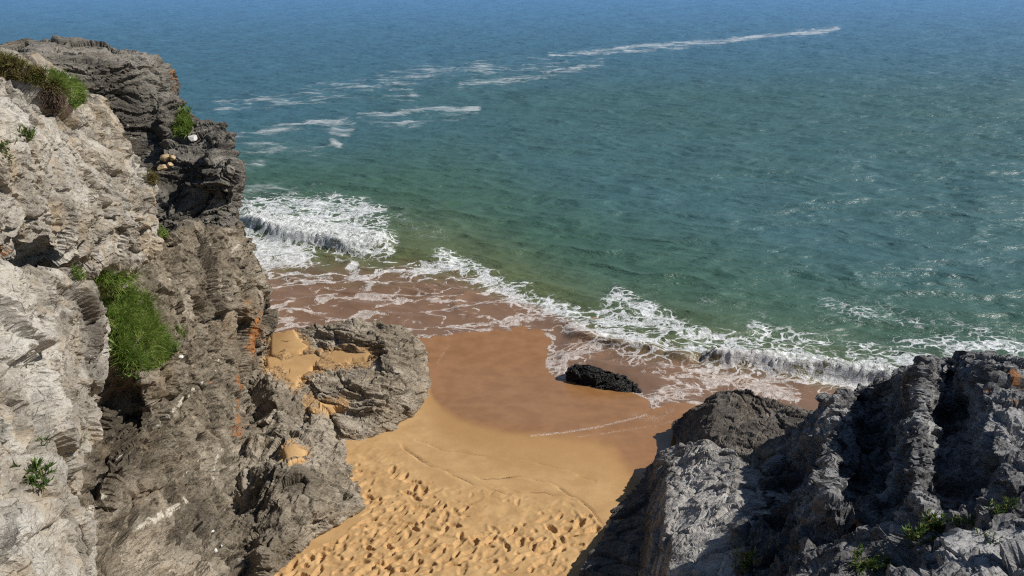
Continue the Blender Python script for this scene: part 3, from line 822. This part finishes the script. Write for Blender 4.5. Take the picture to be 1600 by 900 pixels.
# --- pale near cliff: upper and lower walls
A1 = Y_((-420, 40, 8.5), (-160, 62, 10), (0, 88, 11), (60, 95, 11.8), (100, 108, 12.2), (128, 130, 12.5), (155, 150, 12.6), (178, 198, 12.6), (206, 255, 12.6), (240, 314, 12.7), (248, 350, 12.4), (236, 388, 12.0),
        (180, 410, 10.9), (120, 428, 9.9), (50, 434, 9.0), (0, 420, 8.2), (-120, 420, 7.4), (-420, 420, 6.0),
        (-160, 150, 8.3), (0, 128, 9.6), (60, 155, 10.1), (98, 182, 10.9), (135, 165, 12.1), (-160, 260, 7.3), (0, 240, 8.2), (55, 262, 9.0), (118, 250, 10.1), (160, 240, 11.6),
        (-100, 340, 7.1), (0, 345, 7.9), (60, 345, 8.5), (130, 335, 9.7), (185, 330, 11.0), (90, 215, 9.7), (30, 300, 8.3), (95, 395, 9.0), (150, 290, 10.4))
A2 = Y_((-420, 400, 5.6), (-120, 400, 6.7), (0, 425, 7.2), (55, 436, 7.8), (110, 440, 8.7), (142, 446, 9.3), (166, 480, 9.5), (176, 560, 9.1), (158, 640, 8.4), (128, 710, 7.4), (122, 770, 6.7), (150, 850, 6.0), (168, 930, 5.5), (150, 1050, 4.9), (-100, 1050, 3.2), (-420, 1000, 2.6), (-420, 700, 4),
        (-100, 560, 5.6), (0, 555, 6.2), (70, 560, 7.0), (112, 500, 8.0), (118, 590, 8.0), (-100, 700, 4.8), (0, 690, 5.2), (70, 700, 6.0), (-100, 800, 4.3), (0, 790, 4.7), (70, 780, 5.3), (95, 850, 5.4), (20, 880, 4.4), (100, 930, 4.9), (30, 620, 6.1))
rocks['A'] = build_rock('pale_cliff', 'pale beige weathered cliff wall filling the left edge, with grass on its rounded top', 'cliff',
    [solid(A1, view_off(60, 300, 3.2, (-2.0, 0, -2.5)), 18), solid(A2, view_off(60, 650, 3.2, (-2.0, 0.3, -2.0)), 17)], 0.028, M_pale, rot=(R(8), R(-6), 0), big=0.09, block=0.11, strata=0.035, fine=0.03, sq=1.8, blocksize=0.7, freq=1.0)
# --- low lobe and beach rock
Fl = Y_((375, 590, 18.4), (415, 566, 17.8), (440, 572, 17.4), (480, 602, 16.5), (502, 645, 15.2), (532, 694, 14.2), (546, 740, 13.1), (566, 792, 12.0), (532, 822, 11.5), (500, 852, 11.0), (450, 892, 10.2), (400, 960, 9.2), (330, 960, 9.3),
        (335, 880, 10.3), (350, 790, 12.1), (372, 700, 14.2), (395, 640, 15.9), (430, 640, 15.0), (450, 700, 12.9), (486, 755, 11.75), (440, 800, 10.9), (420, 860, 9.9), (505, 800, 11.3), (410, 745, 11.9), (520, 745, 12.5), (470, 840, 10.6))
rocks['F'] = build_rock('low_rock_shelf', 'low rounded grey rock shelf at the cliff foot, its lower edge on the footprinted sand', 'rock',
    [solid(Fl, view_off(450, 750, 2.6, (-0.6, 0, -1.2)), 17)], 0.03, M_low, rot=(R(25), R(40), 0), big=0.10, block=0.11, strata=0.03, fine=0.03, sq=2.2, blocksize=0.8, joint=0.4, calm=CALM)
E = Z_((360, 540, 1.1), (405, 525, 1.2), (440, 514, 1.45), (500, 506, 1.5), (550, 494, 1.75), (600, 503, 1.6), (640, 514, 1.35), (668, 545, 0.95), (672, 574, 0.55), (678, 622, 0.25), (655, 650, 0.35), (616, 682, 0.5), (560, 696, 0.62), (530, 694, 0.6), (495, 650, 0.75), (470, 604, 0.95), (430, 590, 1.0), (360, 600, 1.1),
       (450, 530, 1.35), (500, 545, 1.2), (550, 530, 1.65), (600, 530, 1.65), (635, 548, 1.35), (560, 560, 1.25), (480, 570, 1.05), (620, 590, 1.35), (655, 600, 0.9), (560, 600, 1.4), (500, 608, 1.25), (600, 640, 1.1), (640, 635, 0.75), (590, 662, 0.85), (540, 640, 0.95), (530, 660, 1.0), (570, 680, 0.8), (480, 590, 1.15))
rocks['E'] = build_rock('beach_rock', 'broad low grey rock with sand in its hollows, beside the wet sand', 'rock',
    [solid(E, view_off(550, 590, 1.8, (-0.2, 0, -1.4)), 18)], 0.03, M_low, rot=(R(30), R(-12), 0), big=0.03, block=0.075, strata=0.045, fine=0.02, sq=3.0, blocksize=0.7, joint=0.5, calm=CALM)
# --- black rock in the wash
H = Z_((890, 576, 0.55), (902, 569, 0.68), (918, 567, 0.76), (940, 573, 0.76), (962, 582, 0.68), (985, 596, 0.54), (1006, 612, 0.40), (1016, 627, 0.27), (985, 623, 0.24), (950, 618, 0.22), (915, 609, 0.20), (887, 602, 0.18), (883, 590, 0.35),
       (915, 585, 0.60), (950, 597, 0.52), (980, 608, 0.42))
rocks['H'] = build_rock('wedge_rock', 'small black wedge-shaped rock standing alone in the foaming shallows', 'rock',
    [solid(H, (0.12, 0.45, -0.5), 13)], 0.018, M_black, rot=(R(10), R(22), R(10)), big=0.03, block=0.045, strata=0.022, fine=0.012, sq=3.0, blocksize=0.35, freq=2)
# --- right hand rocks
R1 = Z_((1048, 662, 1.1), (1075, 640, 1.3), (1120, 612, 1.8), (1165, 607, 2.0), (1228, 632, 2.2), (1275, 645, 2.4), (1330, 680, 2.6), (1330, 800, 2.7), (1180, 780, 2.2), (1110, 740, 1.7), (1058, 704, 1.1), (1056, 684, 1.0),
        (1150, 650, 1.95), (1110, 680, 1.9), (1200, 690, 2.3), (1240, 720, 2.5))
rocks['R1'] = build_rock('sloping_slab_rock', 'rough dark brown sloping slab beyond the pale-topped boulder', 'rock',
    [solid(R1, view_off(1150, 680, 2.6, (0.3, 0, -1.6)), 12)], 0.028, M_brown, rot=(R(20), R(-15), R(30)), big=0.03, block=0.045, strata=0.018, fine=0.02, sq=2.0, blocksize=0.6, joint=0.6)
R2 = Z_((1040, 706, 1.5), (1064, 692, 1.8), (1110, 690, 2.4), (1150, 706, 2.8), (1190, 730, 3.1), (1260, 800, 3.6), (1230, 960, 4.2), (1040, 1010, 4.0), (900, 1010, 1.6), (880, 940, 1.45), (905, 888, 1.9), (932, 848, 1.65), (966, 790, 1.15), (992, 742, 1.0), (1010, 724, 1.0),
        (1042, 750, 2.3), (1040, 800, 3.0), (1046, 850, 3.5), (1042, 920, 3.8), (1100, 740, 2.75), (1110, 820, 3.6), (1160, 860, 4.1), (1150, 780, 3.6), (1014, 770, 1.4), (1006, 830, 1.9), (1000, 900, 2.2))
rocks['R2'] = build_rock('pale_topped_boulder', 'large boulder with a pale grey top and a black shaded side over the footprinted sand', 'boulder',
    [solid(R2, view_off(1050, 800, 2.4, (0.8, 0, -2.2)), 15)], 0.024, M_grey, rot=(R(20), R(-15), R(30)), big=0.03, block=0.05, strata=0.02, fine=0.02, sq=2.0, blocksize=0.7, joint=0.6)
R3 = Z_((1142, 1030, 4.7), (1150, 900, 4.3), (1166, 830, 3.9), (1186, 764, 3.5), (1200, 720, 3.2), (1236, 682, 2.9), (1262, 645, 2.8), (1304, 618, 3.95), (1345, 604, 3.0), (1372, 603, 3.3), (1392, 588, 3.9), (1440, 566, 5.3), (1478, 563, 4.6), (1502, 563, 4.8), (1540, 558, 5.6), (1600, 572, 5.4), (1760, 590, 5.2), (2050, 650, 5.6),
        (2050, 1030, 7.6), (1750, 1040, 8.0), (1550, 1040, 7.9), (1400, 1040, 7.2), (1250, 1040, 6.0),
        (1305, 655, 4.4), (1348, 655, 3.25), (1388, 655, 3.7), (1436, 642, 5.5), (1478, 642, 4.6), (1512, 652, 4.9), (1552, 640, 5.9), (1620, 640, 5.7), (1760, 660, 5.5),
        (1245, 705, 3.35), (1300, 700, 4.8), (1350, 702, 3.55), (1390, 702, 4.1), (1432, 705, 5.9), (1478, 705, 4.9), (1508, 712, 5.2), (1556, 705, 6.4), (1620, 710, 6.3), (1760, 730, 6.1),
        (1225, 775, 3.75), (1296, 760, 5.25), (1345, 765, 4.05), (1390, 772, 4.6), (1432, 775, 6.1), (1484, 772, 5.6), (1530, 765, 5.9), (1585, 760, 6.8), (1700, 790, 6.8),
        (1205, 835, 4.1), (1262, 830, 5.05), (1300, 800, 5.6), (1352, 818, 5.5), (1385, 835, 5.4), (1426, 835, 6.5), (1470, 820, 6.6), (1535, 825, 6.7), (1610, 830, 7.0), (1760, 860, 7.2),
        (1195, 905, 4.6), (1275, 905, 5.6), (1365, 885, 6.0), (1440, 890, 6.8), (1500, 870, 7.0), (1560, 900, 7.2), (1680, 910, 7.5), (1560, 800, 6.7))
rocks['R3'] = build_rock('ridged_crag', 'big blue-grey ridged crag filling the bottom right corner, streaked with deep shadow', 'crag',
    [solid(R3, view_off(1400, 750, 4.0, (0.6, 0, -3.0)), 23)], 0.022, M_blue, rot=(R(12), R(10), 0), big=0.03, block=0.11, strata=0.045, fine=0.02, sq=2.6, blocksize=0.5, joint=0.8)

C.view_layer.update()
DG = C.evaluated_depsgraph_get()
def hit(px, py):
    d = Vector(ray(px, py)).normalized()
    ok, loc, nrm, idx, ob, mtx = scene.ray_cast(DG, Vector((0, 0, CAM_H)), d)
    return (np.array(loc), np.array(nrm), ob) if ok else (None, None, None)

def mark(key, kind, items):
    """items: (polyline in photo px, radius m, strength); points are dropped onto the rock, distances are in the world"""
    o = rocks[key]; me = o.data; n = len(me.vertices)
    co = np.empty(n * 3, np.float32); me.vertices.foreach_get('co', co); co = co.reshape(-1, 3)
    a = me.attributes[kind]; v = np.zeros(n, np.float32); a.data.foreach_get('value', v)
    for L, r, k in items:
        pts = []
        for q in range(len(L)):
            if q and len(L) > 1:
                for t in (0.5, 1.0):
                    x = L[q - 1][0] * (1 - t) + L[q][0] * t; y = L[q - 1][1] * (1 - t) + L[q][1] * t
                    h = hit(x, y)
                    if h[2] is not None and h[2].name == o.name: pts.append(h[0])
            elif q == 0:
                h = hit(*L[0])
                if h[2] is not None and h[2].name == o.name: pts.append(h[0])
        if not pts: continue
        best = np.full(n, 1e9, np.float32)
        if len(pts) == 1: best = np.linalg.norm(co - pts[0], axis=1)
        for p, q in zip(pts[:-1], pts[1:]):
            d = q - p; L2 = max(float(d @ d), 1e-9)
            t = np.clip(((co - p) @ d) / L2, 0, 1)
            best = np.minimum(best, np.linalg.norm(co - (p + t[:, None] * d), axis=1))
        v = np.maximum(v, (k * np.exp(-(best / r) ** 2)).astype(np.float32))
    a.data.foreach_set('value', v)

mark('B', 'quartz', [([(318, 596), (290, 620), (262, 650), (245, 665)], 0.07, 1.0), ([(190, 712), (172, 735), (150, 752)], 0.05, 1.0),
                     ([(290, 782), (265, 800), (235, 812), (215, 825)], 0.11, 0.85), ([(165, 760), (150, 785), (140, 800)], 0.10, 0.8),
                     ([(350, 430), (352, 460), (345, 520), (335, 560)], 0.05, 0.7), ([(395, 360), (375, 380), (360, 395)], 0.06, 0.75), ([(300, 430), (275, 440), (262, 436)], 0.06, 0.7),
                     ([(345, 700), (330, 740), (335, 760)], 0.12, 0.65), ([(345, 540), (338, 580)], 0.05, 0.7), ([(310, 720), (285, 745), (240, 760)], 0.04, 0.7)])
mark('B', 'lichen', [([(404, 500), (398, 535), (396, 545)], 0.28, 1.0), ([(385, 470), (388, 500)], 0.16, 0.7), ([(375, 580), (372, 630), (368, 680)], 0.22, 0.85), ([(410, 490), (412, 530)], 0.18, 0.8), ([(378, 690), (380, 640)], 0.2, 0.5), ([(325, 600), (335, 596)], .08, .7)])
mark('B', 'tone', [([(400, 385), (410, 420), (408, 460)], 0.45, 0.8), ([(220, 880), (300, 870), (330, 890)], 0.6, 1.0), ([(250, 480), (240, 440)], 0.5, 0.3), ([(290, 480), (300, 490)], .3, .5)])
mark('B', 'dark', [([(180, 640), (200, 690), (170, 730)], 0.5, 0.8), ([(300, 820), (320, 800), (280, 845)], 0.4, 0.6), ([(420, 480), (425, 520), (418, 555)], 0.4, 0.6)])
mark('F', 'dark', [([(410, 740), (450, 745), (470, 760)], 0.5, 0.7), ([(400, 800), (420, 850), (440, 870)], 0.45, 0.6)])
mark('F', 'quartz', [([(430, 700), (428, 740), (424, 770)], 0.06, 0.7), ([(470, 660), (480, 680)], 0.15, 0.6), ([(475, 660), (500, 700)], 0.12, 0.5)])
mark('E', 'quartz', [([(575, 510), (600, 530), (640, 560), (660, 585)], 0.05, 0.75), ([(560, 560), (600, 575), (650, 620)], 0.05, 0.6)])
mark('D', 'tone', [([(60, 80), (150, 82), (220, 90)], 1.0, 1.0), ([(250, 120), (255, 145)], 0.7, 0.5), ([(-60, 85), (20, 80)], .8, .7)])
mark('D', 'lichen', [([(270, 110), (273, 135)], 0.25, 0.8)])
mark('D', 'quartz', [([(200, 195), (205, 215), (235, 220)], 0.05, 0.8), ([(180, 60), (181, 60)], 0.1, 0.1)])
mark('C', 'tone', [([(320, 210), (345, 215)], 0.8, 0.5), ([(340, 250), (368, 258)], 0.35, 1.0)])
mark('A', 'lichen', [([(2, 388), (4, 395)], 0.12, 0.9), ([(92, 235), (60, 250)], 0.2, 0.3)])
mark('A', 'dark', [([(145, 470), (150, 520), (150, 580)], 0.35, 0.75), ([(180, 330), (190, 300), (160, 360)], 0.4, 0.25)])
mark('A', 'tone', [([(20, 180), (30, 220)], 0.5, 0.8), ([(30, 480), (40, 540), (60, 620)], 0.6, 0.9), ([(20, 840), (80, 870)], 0.5, 0.8), ([(10, 320), (30, 340)], 0.4, 0.7), ([(130, 200), (180, 300)], 0.3, 0.5)])
mark('R3', 'lichen', [([(1335, 814), (1345, 818)], 0.07, 0.95), ([(1585, 582), (1590, 598)], 0.12, 1.0), ([(1545, 610), (1530, 615)], 0.08, 0.7), ([(1580, 625), (1592, 630)], 0.06, 0.8)])
mark('R3', 'tone', [([(1480, 850), (1540, 860), (1580, 840)], 0.4, 0.9), ([(1580, 660), (1600, 700)], 0.4, 0.7), ([(1320, 640), (1325, 700)], 0.2, 0.8), ([(1450, 620), (1455, 700)], 0.2, 0.6)])
mark('R2', 'dark', [([(1005, 745), (985, 790), (955, 850), (950, 890)], 0.75, 1.0), ([(1005, 820), (1000, 880)], 0.6, 1.0)])  # shade of the left face painted into the colour, over its tide-blackened base
mark('R3', 'dark', [([(1225, 740), (1215, 800), (1200, 870)], 0.6, 0.8), ([(1390, 650), (1385, 740)], 0.5, 0.6)])  # painted shade: left wall and groove flank darkened in the rock colour
mark('R2', 'tone', [([(1080, 740), (1090, 800), (1100, 870)], 0.5, 0.8)])

sand = build_sand()
sea = build_sea()

# ------------------------------------------------------------------ sand caught in rock hollows
def sand_pocket(poly, label, lift=0.03):
    poly = [(float(a), float(b)) for a, b in poly]
    xs = [p[0] for p in poly]; ys = [p[1] for p in poly]
    gx = np.arange(min(xs) - 8, max(xs) + 8.1, 1.2); gy = np.arange(min(ys) - 8, max(ys) + 8.1, 1.2)
    pts = np.full((len(gy), len(gx), 3), np.nan)
    for j, b in enumerate(gy):
        for i, a in enumerate(gx):
            h = hit(a, b)
            if h[0] is not None and h[0][2] > 0.3 and h[2].name in ('beach_rock', 'low_rock_shelf'): pts[j, i] = h[0]
    GX, GY = np.meshgrid(gx, gy)
    d, _ = seg_dist(GX.ravel(), GY.ravel(), poly + [poly[0]])
    ins = in_poly(GX.ravel(), GY.ravel(), poly)
    sdp = np.where(ins, d, -d).reshape(GX.shape)
    # fit a smooth surface z = quadratic(x, y) through the rock below
    ok = ~np.isnan(pts[..., 0]) & (sdp > -7)
    X, Y, Z = pts[..., 0][ok], pts[..., 1][ok], pts[..., 2][ok]
    mx, my = X.mean(), Y.mean()
    A = np.stack([np.ones_like(X), X - mx, Y - my, (X - mx) ** 2, (Y - my) ** 2, (X - mx) * (Y - my)], 1)
    cf, *_ = np.linalg.lstsq(A, Z, rcond=None)
    g = np.abs(A @ cf - Z) < 0.12
    if g.sum() > 20: cf, *_ = np.linalg.lstsq(A[g], Z[g], rcond=None)
    idm = np.full(GX.shape, -1); V = []; 
    for j in range(len(gy)):
        for i in range(len(gx)):
            if sdp[j, i] > -6.5 and ok[j, i]:
                x, y = pts[j, i, 0], pts[j, i, 1]
                zz = cf @ np.array([1, x - mx, y - my, (x - mx) ** 2, (y - my) ** 2, (x - mx) * (y - my)])
                idm[j, i] = len(V); V.append((x, y, zz + lift - 0.022 - 0.13 * max(0.0, min(1.0, (1.0 - sdp[j, i]) / 7.0))))
    Fq = []
    for j in range(len(gy) - 1):
        for i in range(len(gx) - 1):
            q = (idm[j, i], idm[j, i + 1], idm[j + 1, i + 1], idm[j + 1, i])
            if min(q) >= 0: Fq.append(q)
    if len(Fq) < 4: print('pocket failed', label); return
    o = mesh_np('sand_pocket', np.array(V), np.array(Fq), M_sandp)
    m = o.modifiers.new('thick', 'SOLIDIFY'); m.thickness = 0.08; m.offset = 0
    tag(o, label, 'sand', 'sand caught in the rocks')
for poly, lb, lf in POCKETS: sand_pocket(poly, lb, lf)

# ------------------------------------------------------------------ plants
M_grass = leaf_material('green_grass', (0.17, 0.29, 0.045), (0.40, 0.50, 0.13))
M_dry = leaf_material('dry_grass', (0.34, 0.26, 0.12), (0.17, 0.25, 0.05))
M_samph = leaf_material('samphire_leaf', (0.09, 0.17, 0.035), (0.24, 0.33, 0.09), 0.45)
s_ = NT('plant_stem'); s_.l(s_.principled((0.16, 0.11, 0.05), 0.8).outputs[0], s_.out.inputs[0]); M_stem = s_.m
s_ = NT('brown_litter'); s_.l(s_.principled(s_.mix(s_.noise(s_.pos(), 30, 3), (0.08, 0.05, 0.035), (0.2, 0.14, 0.1)), 0.9).outputs[0], s_.out.inputs[0]); M_litter = s_.m

def blades(roots, dirs, lens, width, droop, seed, mat, name, parent=None, segs=3):
    """tapered, bent strips in one mesh"""
    r = np.random.default_rng(seed); n = len(roots)
    roots = np.array(roots); dirs = np.array(dirs); lens = np.array(lens)
    side = np.cross(dirs, r.normal(size=(n, 3))); side /= np.linalg.norm(side, axis=1)[:, None] + 1e-9
    V = []; k = segs + 1
    P = roots.copy(); d = dirs.copy()
    rows = []
    for s in range(k):
        wd = width * (1 - (s / segs) ** 1.5 * 0.92) * r.uniform(0.8, 1.2, n)
        rows.append((P - side * wd[:, None] * 0.5, P + side * wd[:, None] * 0.5))
        P = P + d * (lens / segs)[:, None]
        d = d + np.array(droop)[None, :] * (0.5 + r.random(n))[:, None]; d /= np.linalg.norm(d, axis=1)[:, None]
    verts = np.empty((n, k, 2, 3))
    for s, (a, b) in enumerate(rows): verts[:, s, 0] = a; verts[:, s, 1] = b
    base = (np.arange(n) * k * 2)[:, None]
    fs = [base + np.array([[2 * s, 2 * s + 1, 2 * s + 3, 2 * s + 2]]) for s in range(segs)]
    faces = np.concatenate(fs, 0)
    rv = r.random(n); rv = np.where(rv < 0.88, np.clip(0.45 * rv + 0.5 * (0.5 + perlin(roots * 6.0 + 5)), 0, 0.88), rv)
    rnd = np.repeat(rv, k * 2)
    return mesh_np(name, verts.reshape(-1, 3), faces, mat, dict(rnd=rnd), True, parent)

def scatter(poly, n, seed, only=None):
    r = random.Random(seed); out = []
    xs = [p[0] for p in poly]; ys = [p[1] for p in poly]; tries = 0
    while len(out) < n and tries < n * 6:
        tries += 1
        a = r.uniform(min(xs), max(xs)); b = r.uniform(min(ys), max(ys))
        if not in_poly(np.array([a]), np.array([b]), poly)[0]: continue
        h = hit(a, b)
        if h[0] is None or (only and h[2].name not in only): continue
        out.append((h[0], h[1]))
    return out

def grass_patch(poly, n, length, seed, label, mat, cat='grass', name='grass_tuft', droop=(0.1, -0.15, -0.35), width=0.012, group=None, kind=None, up=0.8, only=None):
    pts = scatter(poly, n, seed, only)
    if len(pts) < 5: print('grass failed', label); return None
    r = np.random.default_rng(seed)
    roots = np.array([p[0] - 0.01 * p[1] for p in pts])
    dm = np.abs(roots[:, 1] - np.median(roots[:, 1])); kp = dm < max(2.2 * np.median(dm), 0.15)
    pts = [p for p, k in zip(pts, kp) if k]; roots = roots[kp]
    cl = roots.mean(0)
    nrm = np.array([p[1] for p in pts]) * 0.6 + np.array([0, 0, up]) + r.normal(size=(len(pts), 3)) * 0.32
    nrm /= np.linalg.norm(nrm, axis=1)[:, None]
    gap = perlin(roots * 7.0 + 3) + 0.5 * perlin(roots * 17.0)
    kp = gap > -0.38
    roots = roots[kp]; nrm = nrm[kp]; pts = [p for p, k in zip(pts, kp) if k]
    cl_n = 0.55 + 0.9 * (perlin(roots * 5.0) + 0.5)
    lens = length * r.uniform(0.6, 1.25, len(pts)) * np.clip(cl_n, 0.4, 1.5)
    o = blades(roots, nrm, lens, width, droop, seed, mat, name)
    tag(o, label, cat, group, kind)
    return o

rock_names = [o.name for o in rocks.values()]
grass_patch([(135, 436), (150, 428), (200, 430), (226, 436), (232, 470), (246, 505), (262, 525), (268, 560), (250, 575), (225, 580), (195, 580), (185, 560), (172, 520), (160, 490)], 11000, 0.27, 1,
            'thick hanging tussock of bright green grass between the pale cliff and the buttress', M_grass, name='grass_tussock', cat='grass tussock', width=0.011)
grass_patch([(0, 88), (60, 97), (100, 110), (130, 134), (134, 160), (120, 176), (100, 160), (60, 135), (0, 122), (-60, 120), (-60, 88)], 7000, 0.13, 2,
            'mixed green and straw-brown grass covering the rounded top of the pale cliff', M_dry, name='cliff_top_grass', cat='grass', kind='stuff')
grass_patch([(70, 112), (100, 118), (132, 140), (133, 160), (118, 172), (92, 150)], 2200, 0.16, 3,
            'fresh green grass tuft at the right end of the straw-brown cliff-top grass', M_grass)
grass_patch([(282, 178), (296, 172), (300, 205), (290, 214), (272, 212)], 1500, 0.24, 4, 'green grass tuft in the notch between the flat-topped crag and the stepped crag', M_grass, width=0.02)
grass_patch([(243, 360), (262, 360), (262, 374), (246, 376)], 350, 0.14, 5, 'tiny green tuft at the foot of the stepped crag, on the buttress rim', M_grass, width=0.016)
grass_patch([(232, 272), (252, 276), (252, 290), (234, 288)], 350, 0.16, 6, 'sparse yellowish tuft under the loose yellow stones', M_dry, width=0.016)
grass_patch([(272, 510), (290, 510), (292, 526), (280, 530)], 300, 0.12, 7, 'small isolated green tuft right of the big hanging tussock', M_grass, width=0.011)
grass_patch([(60, 150), (86, 138), (100, 160), (92, 182), (66, 168)], 1800, 0.12, 8, 'dry brown withered tuft hanging under the cliff-top grass', M_litter, droop=(0.1, -0.1, -0.7))
grass_patch([(110, 420), (150, 425), (150, 436), (118, 440)], 400, 0.09, 9, 'thin dark green fringe of grass in the crack left of the big tussock', M_grass, width=0.01)

def rock_plant(px, py, rad, seed, label, n=150, group='small samphire plants on the rocks', flower=False):
    h = hit(px, py)
    if h[0] is None: print('plant failed', px, py); return
    base, nrm, ob = h
    r = np.random.default_rng(seed)
    e = bpy.data.objects.new('samphire_plant', None); scene.collection.objects.link(e); e.location = base - 0.015 * nrm
    tag(e, label, 'plant', group)
    e.empty_display_size = 0.05
    up = nrm * 0.5 + np.array([0, 0, 0.9]); up /= np.linalg.norm(up)
    d = r.normal(size=(n, 3)); d /= np.linalg.norm(d, axis=1)[:, None]
    d = d * 0.85 + up; d /= np.linalg.norm(d, axis=1)[:, None]
    off = r.normal(size=(n, 3)) * rad * 0.30
    off -= (off @ nrm)[:, None] * nrm
    # stems, then short fleshy leaves along each
    st_roots = off[::6]; st_d = d[::6]; ns = len(st_roots)
    blades(st_roots, st_d, np.full(ns, rad * 0.75), 0.010, (0, 0, 0.1), seed + 1, M_stem, 'stem', e, 2)
    lr = []; ld = []
    for i in range(ns):
        for k in range(7):
            t = r.uniform(0.25, 0.8) * rad * 0.9
            lr.append(st_roots[i] + st_d[i] * t)
            q = st_d[i] + r.normal(size=3) * 0.65; ld.append(q / np.linalg.norm(q))
    blades(lr, ld, r.uniform(0.25, 0.5, len(lr)) * rad, rad * 0.11, (0, 0, 0.15), seed + 2, M_samph, 'leaves', e, 3)
    for c in e.children: pass

rock_plant(42, 212, 0.13, 20, 'round green plant on the upper pale cliff, below the cliff-top grass')
rock_plant(113, 168, 0.13, 21, 'small green plant just under the right end of the cliff-top grass')
rock_plant(4, 232, 0.12, 22, 'green plant cut by the left edge, below the round green plant', 120)
rock_plant(14, 250, 0.08, 23, 'low olive plant at the left edge, lowest of the upper pale cliff plants', 80)
rock_plant(58, 748, 0.15, 24, 'yellow-green plant alone on the lower pale cliff near the bottom left', 190)
rock_plant(262, 548, 0.22, 25, 'leafy dark green plant at the lower right of the big hanging tussock', 220)
rock_plant(205, 578, 0.22, 26, 'leafy plant at the bottom tip of the big hanging tussock', 220)
rock_plant(232, 572, 0.18, 27, 'leafy plant in the middle of the lower edge of the hanging tussock', 160)
rock_plant(70, 692, 0.08, 28, 'tiny green sprig in the dark crack above the yellow-green plant', 70)
rock_plant(1460, 822, 0.13, 30, 'upper bright green plant of the clump in the middle of the ridged crag', 170)
rock_plant(1432, 846, 0.14, 31, 'lower bright green plant of the clump in the middle of the ridged crag', 170)
rock_plant(1492, 820, 0.07, 32, 'small plant close right of the bright clump on the ridged crag', 80)
rock_plant(1511, 819, 0.07, 33, 'second small plant right of the bright clump on the ridged crag', 80)
rock_plant(1551, 803, 0.09, 34, 'green plant in the diagonal crack near the right edge of the ridged crag', 100)
rock_plant(1575, 790, 0.08, 35, 'topmost plant of the diagonal crack at the right edge', 100)
rock_plant(1537, 836, 0.06, 36, 'little plant on the pale ledge below the diagonal crack', 60)
rock_plant(1548, 848, 0.06, 37, 'lowest little plant on the pale ledge near the right edge', 60)
rock_plant(1345, 884, 0.13, 38, 'dark green shaded plant at the bottom edge left of the bright clump', 150)
rock_plant(1380, 888, 0.12, 39, 'half-lit green plant at the bottom edge below the bright clump', 150)
rock_plant(1165, 878, 0.16, 40, 'shaded dark plant in the cleft between the pale-topped boulder and the ridged crag', 150)
rock_plant(126, 694, 0.09, 41, 'thin green sprig on the edge of the lower pale cliff over the dark gully', 60)

# ------------------------------------------------------------------ loose stones
def stone_mat(name, a, b):
    s = NT(name); p = s.pos()
    c = s.mix(s.ramp(s.noise(p, 14, 4), 0.35, 0.7), a, b)
    s.l(s.principled(c, 0.8, s.bump(s.noise(p, 25, 4), 0.6, 0.02)).outputs[0], s.out.inputs[0]); return s.m
M_white = stone_mat('white_quartz', (0.62, 0.60, 0.57), (0.80, 0.79, 0.77))
M_ochre = stone_mat('ochre_stone', (0.40, 0.27, 0.13), (0.55, 0.43, 0.27))
import bmesh
def stone(px, py, size, seed, label, mat, flat=0.7, group=None):
    h = hit(px, py)
    if h[0] is None: print('stone failed', px, py); return
    bm = bmesh.new(); bmesh.ops.create_icosphere(bm, subdivisions=4, radius=1.0)
    r = np.random.default_rng(seed)
    co = np.array([v.co[:] for v in bm.verts])
    for k in range(7):     # knock flat facets off the ball
        n = r.normal(size=3); n /= np.linalg.norm(n); lim = r.uniform(0.45, 0.8)
        dd = co @ n; co = co - np.outer(np.maximum(dd - lim, 0), n)
    co = co * (1 + 0.05 * fbm(co * 2.5 + seed, 3))[:, None]
    co = co * np.array([size, size * r.uniform(0.6, 0.9), size * flat])
    a = r.uniform(0, 3.1); ca, sa = math.cos(a), math.sin(a)
    co = np.stack([co[:, 0] * ca - co[:, 1] * sa, co[:, 0] * sa + co[:, 1] * ca, co[:, 2]], 1)
    for v, c in zip(bm.verts, co): v.co = c
    me = bpy.data.meshes.new('loose_stone'); bm.to_mesh(me); bm.free(); me.materials.append(mat)
    o = bpy.data.objects.new('loose_stone', me); scene.collection.objects.link(o)
    o.location = Vector(h[0] + h[1] * size * 0.35)
    tag(o, label, 'stone', group)
stone(336, 860, 0.062, 1, 'largest of the white stones on the shelf at the bottom of the buttress', M_white, group='white stones at the bottom left')
stone(331, 830, 0.045, 2, 'uppermost white stone of the three at the bottom of the buttress', M_white, group='white stones at the bottom left')
stone(345, 852, 0.028, 3, 'smallest white stone, close right of the largest one', M_white, group='white stones at the bottom left')
stone(300, 217, 0.16, 4, 'pale angular stone below the grass in the notch of the crags', M_white)
stone(281, 557, 0.05, 9, 'pale pebble right of the leafy plant by the big tussock', M_white)
for i, (a, b, sz, lb) in enumerate([(262, 245, 0.17, 'upper yellow stone of the loose pile in the notch below the crags'), (256, 262, 0.15, 'rounded yellow stone at the lower left of the pile in the notch'),
                                    (266, 259, 0.10, 'smaller yellow stone at the lower right of the pile in the notch'), (272, 248, 0.12, 'pale yellow stone at the right of the pile in the notch')]):
    stone(a, b, sz, 20 + i, lb, M_ochre, group='yellow stones in the notch')
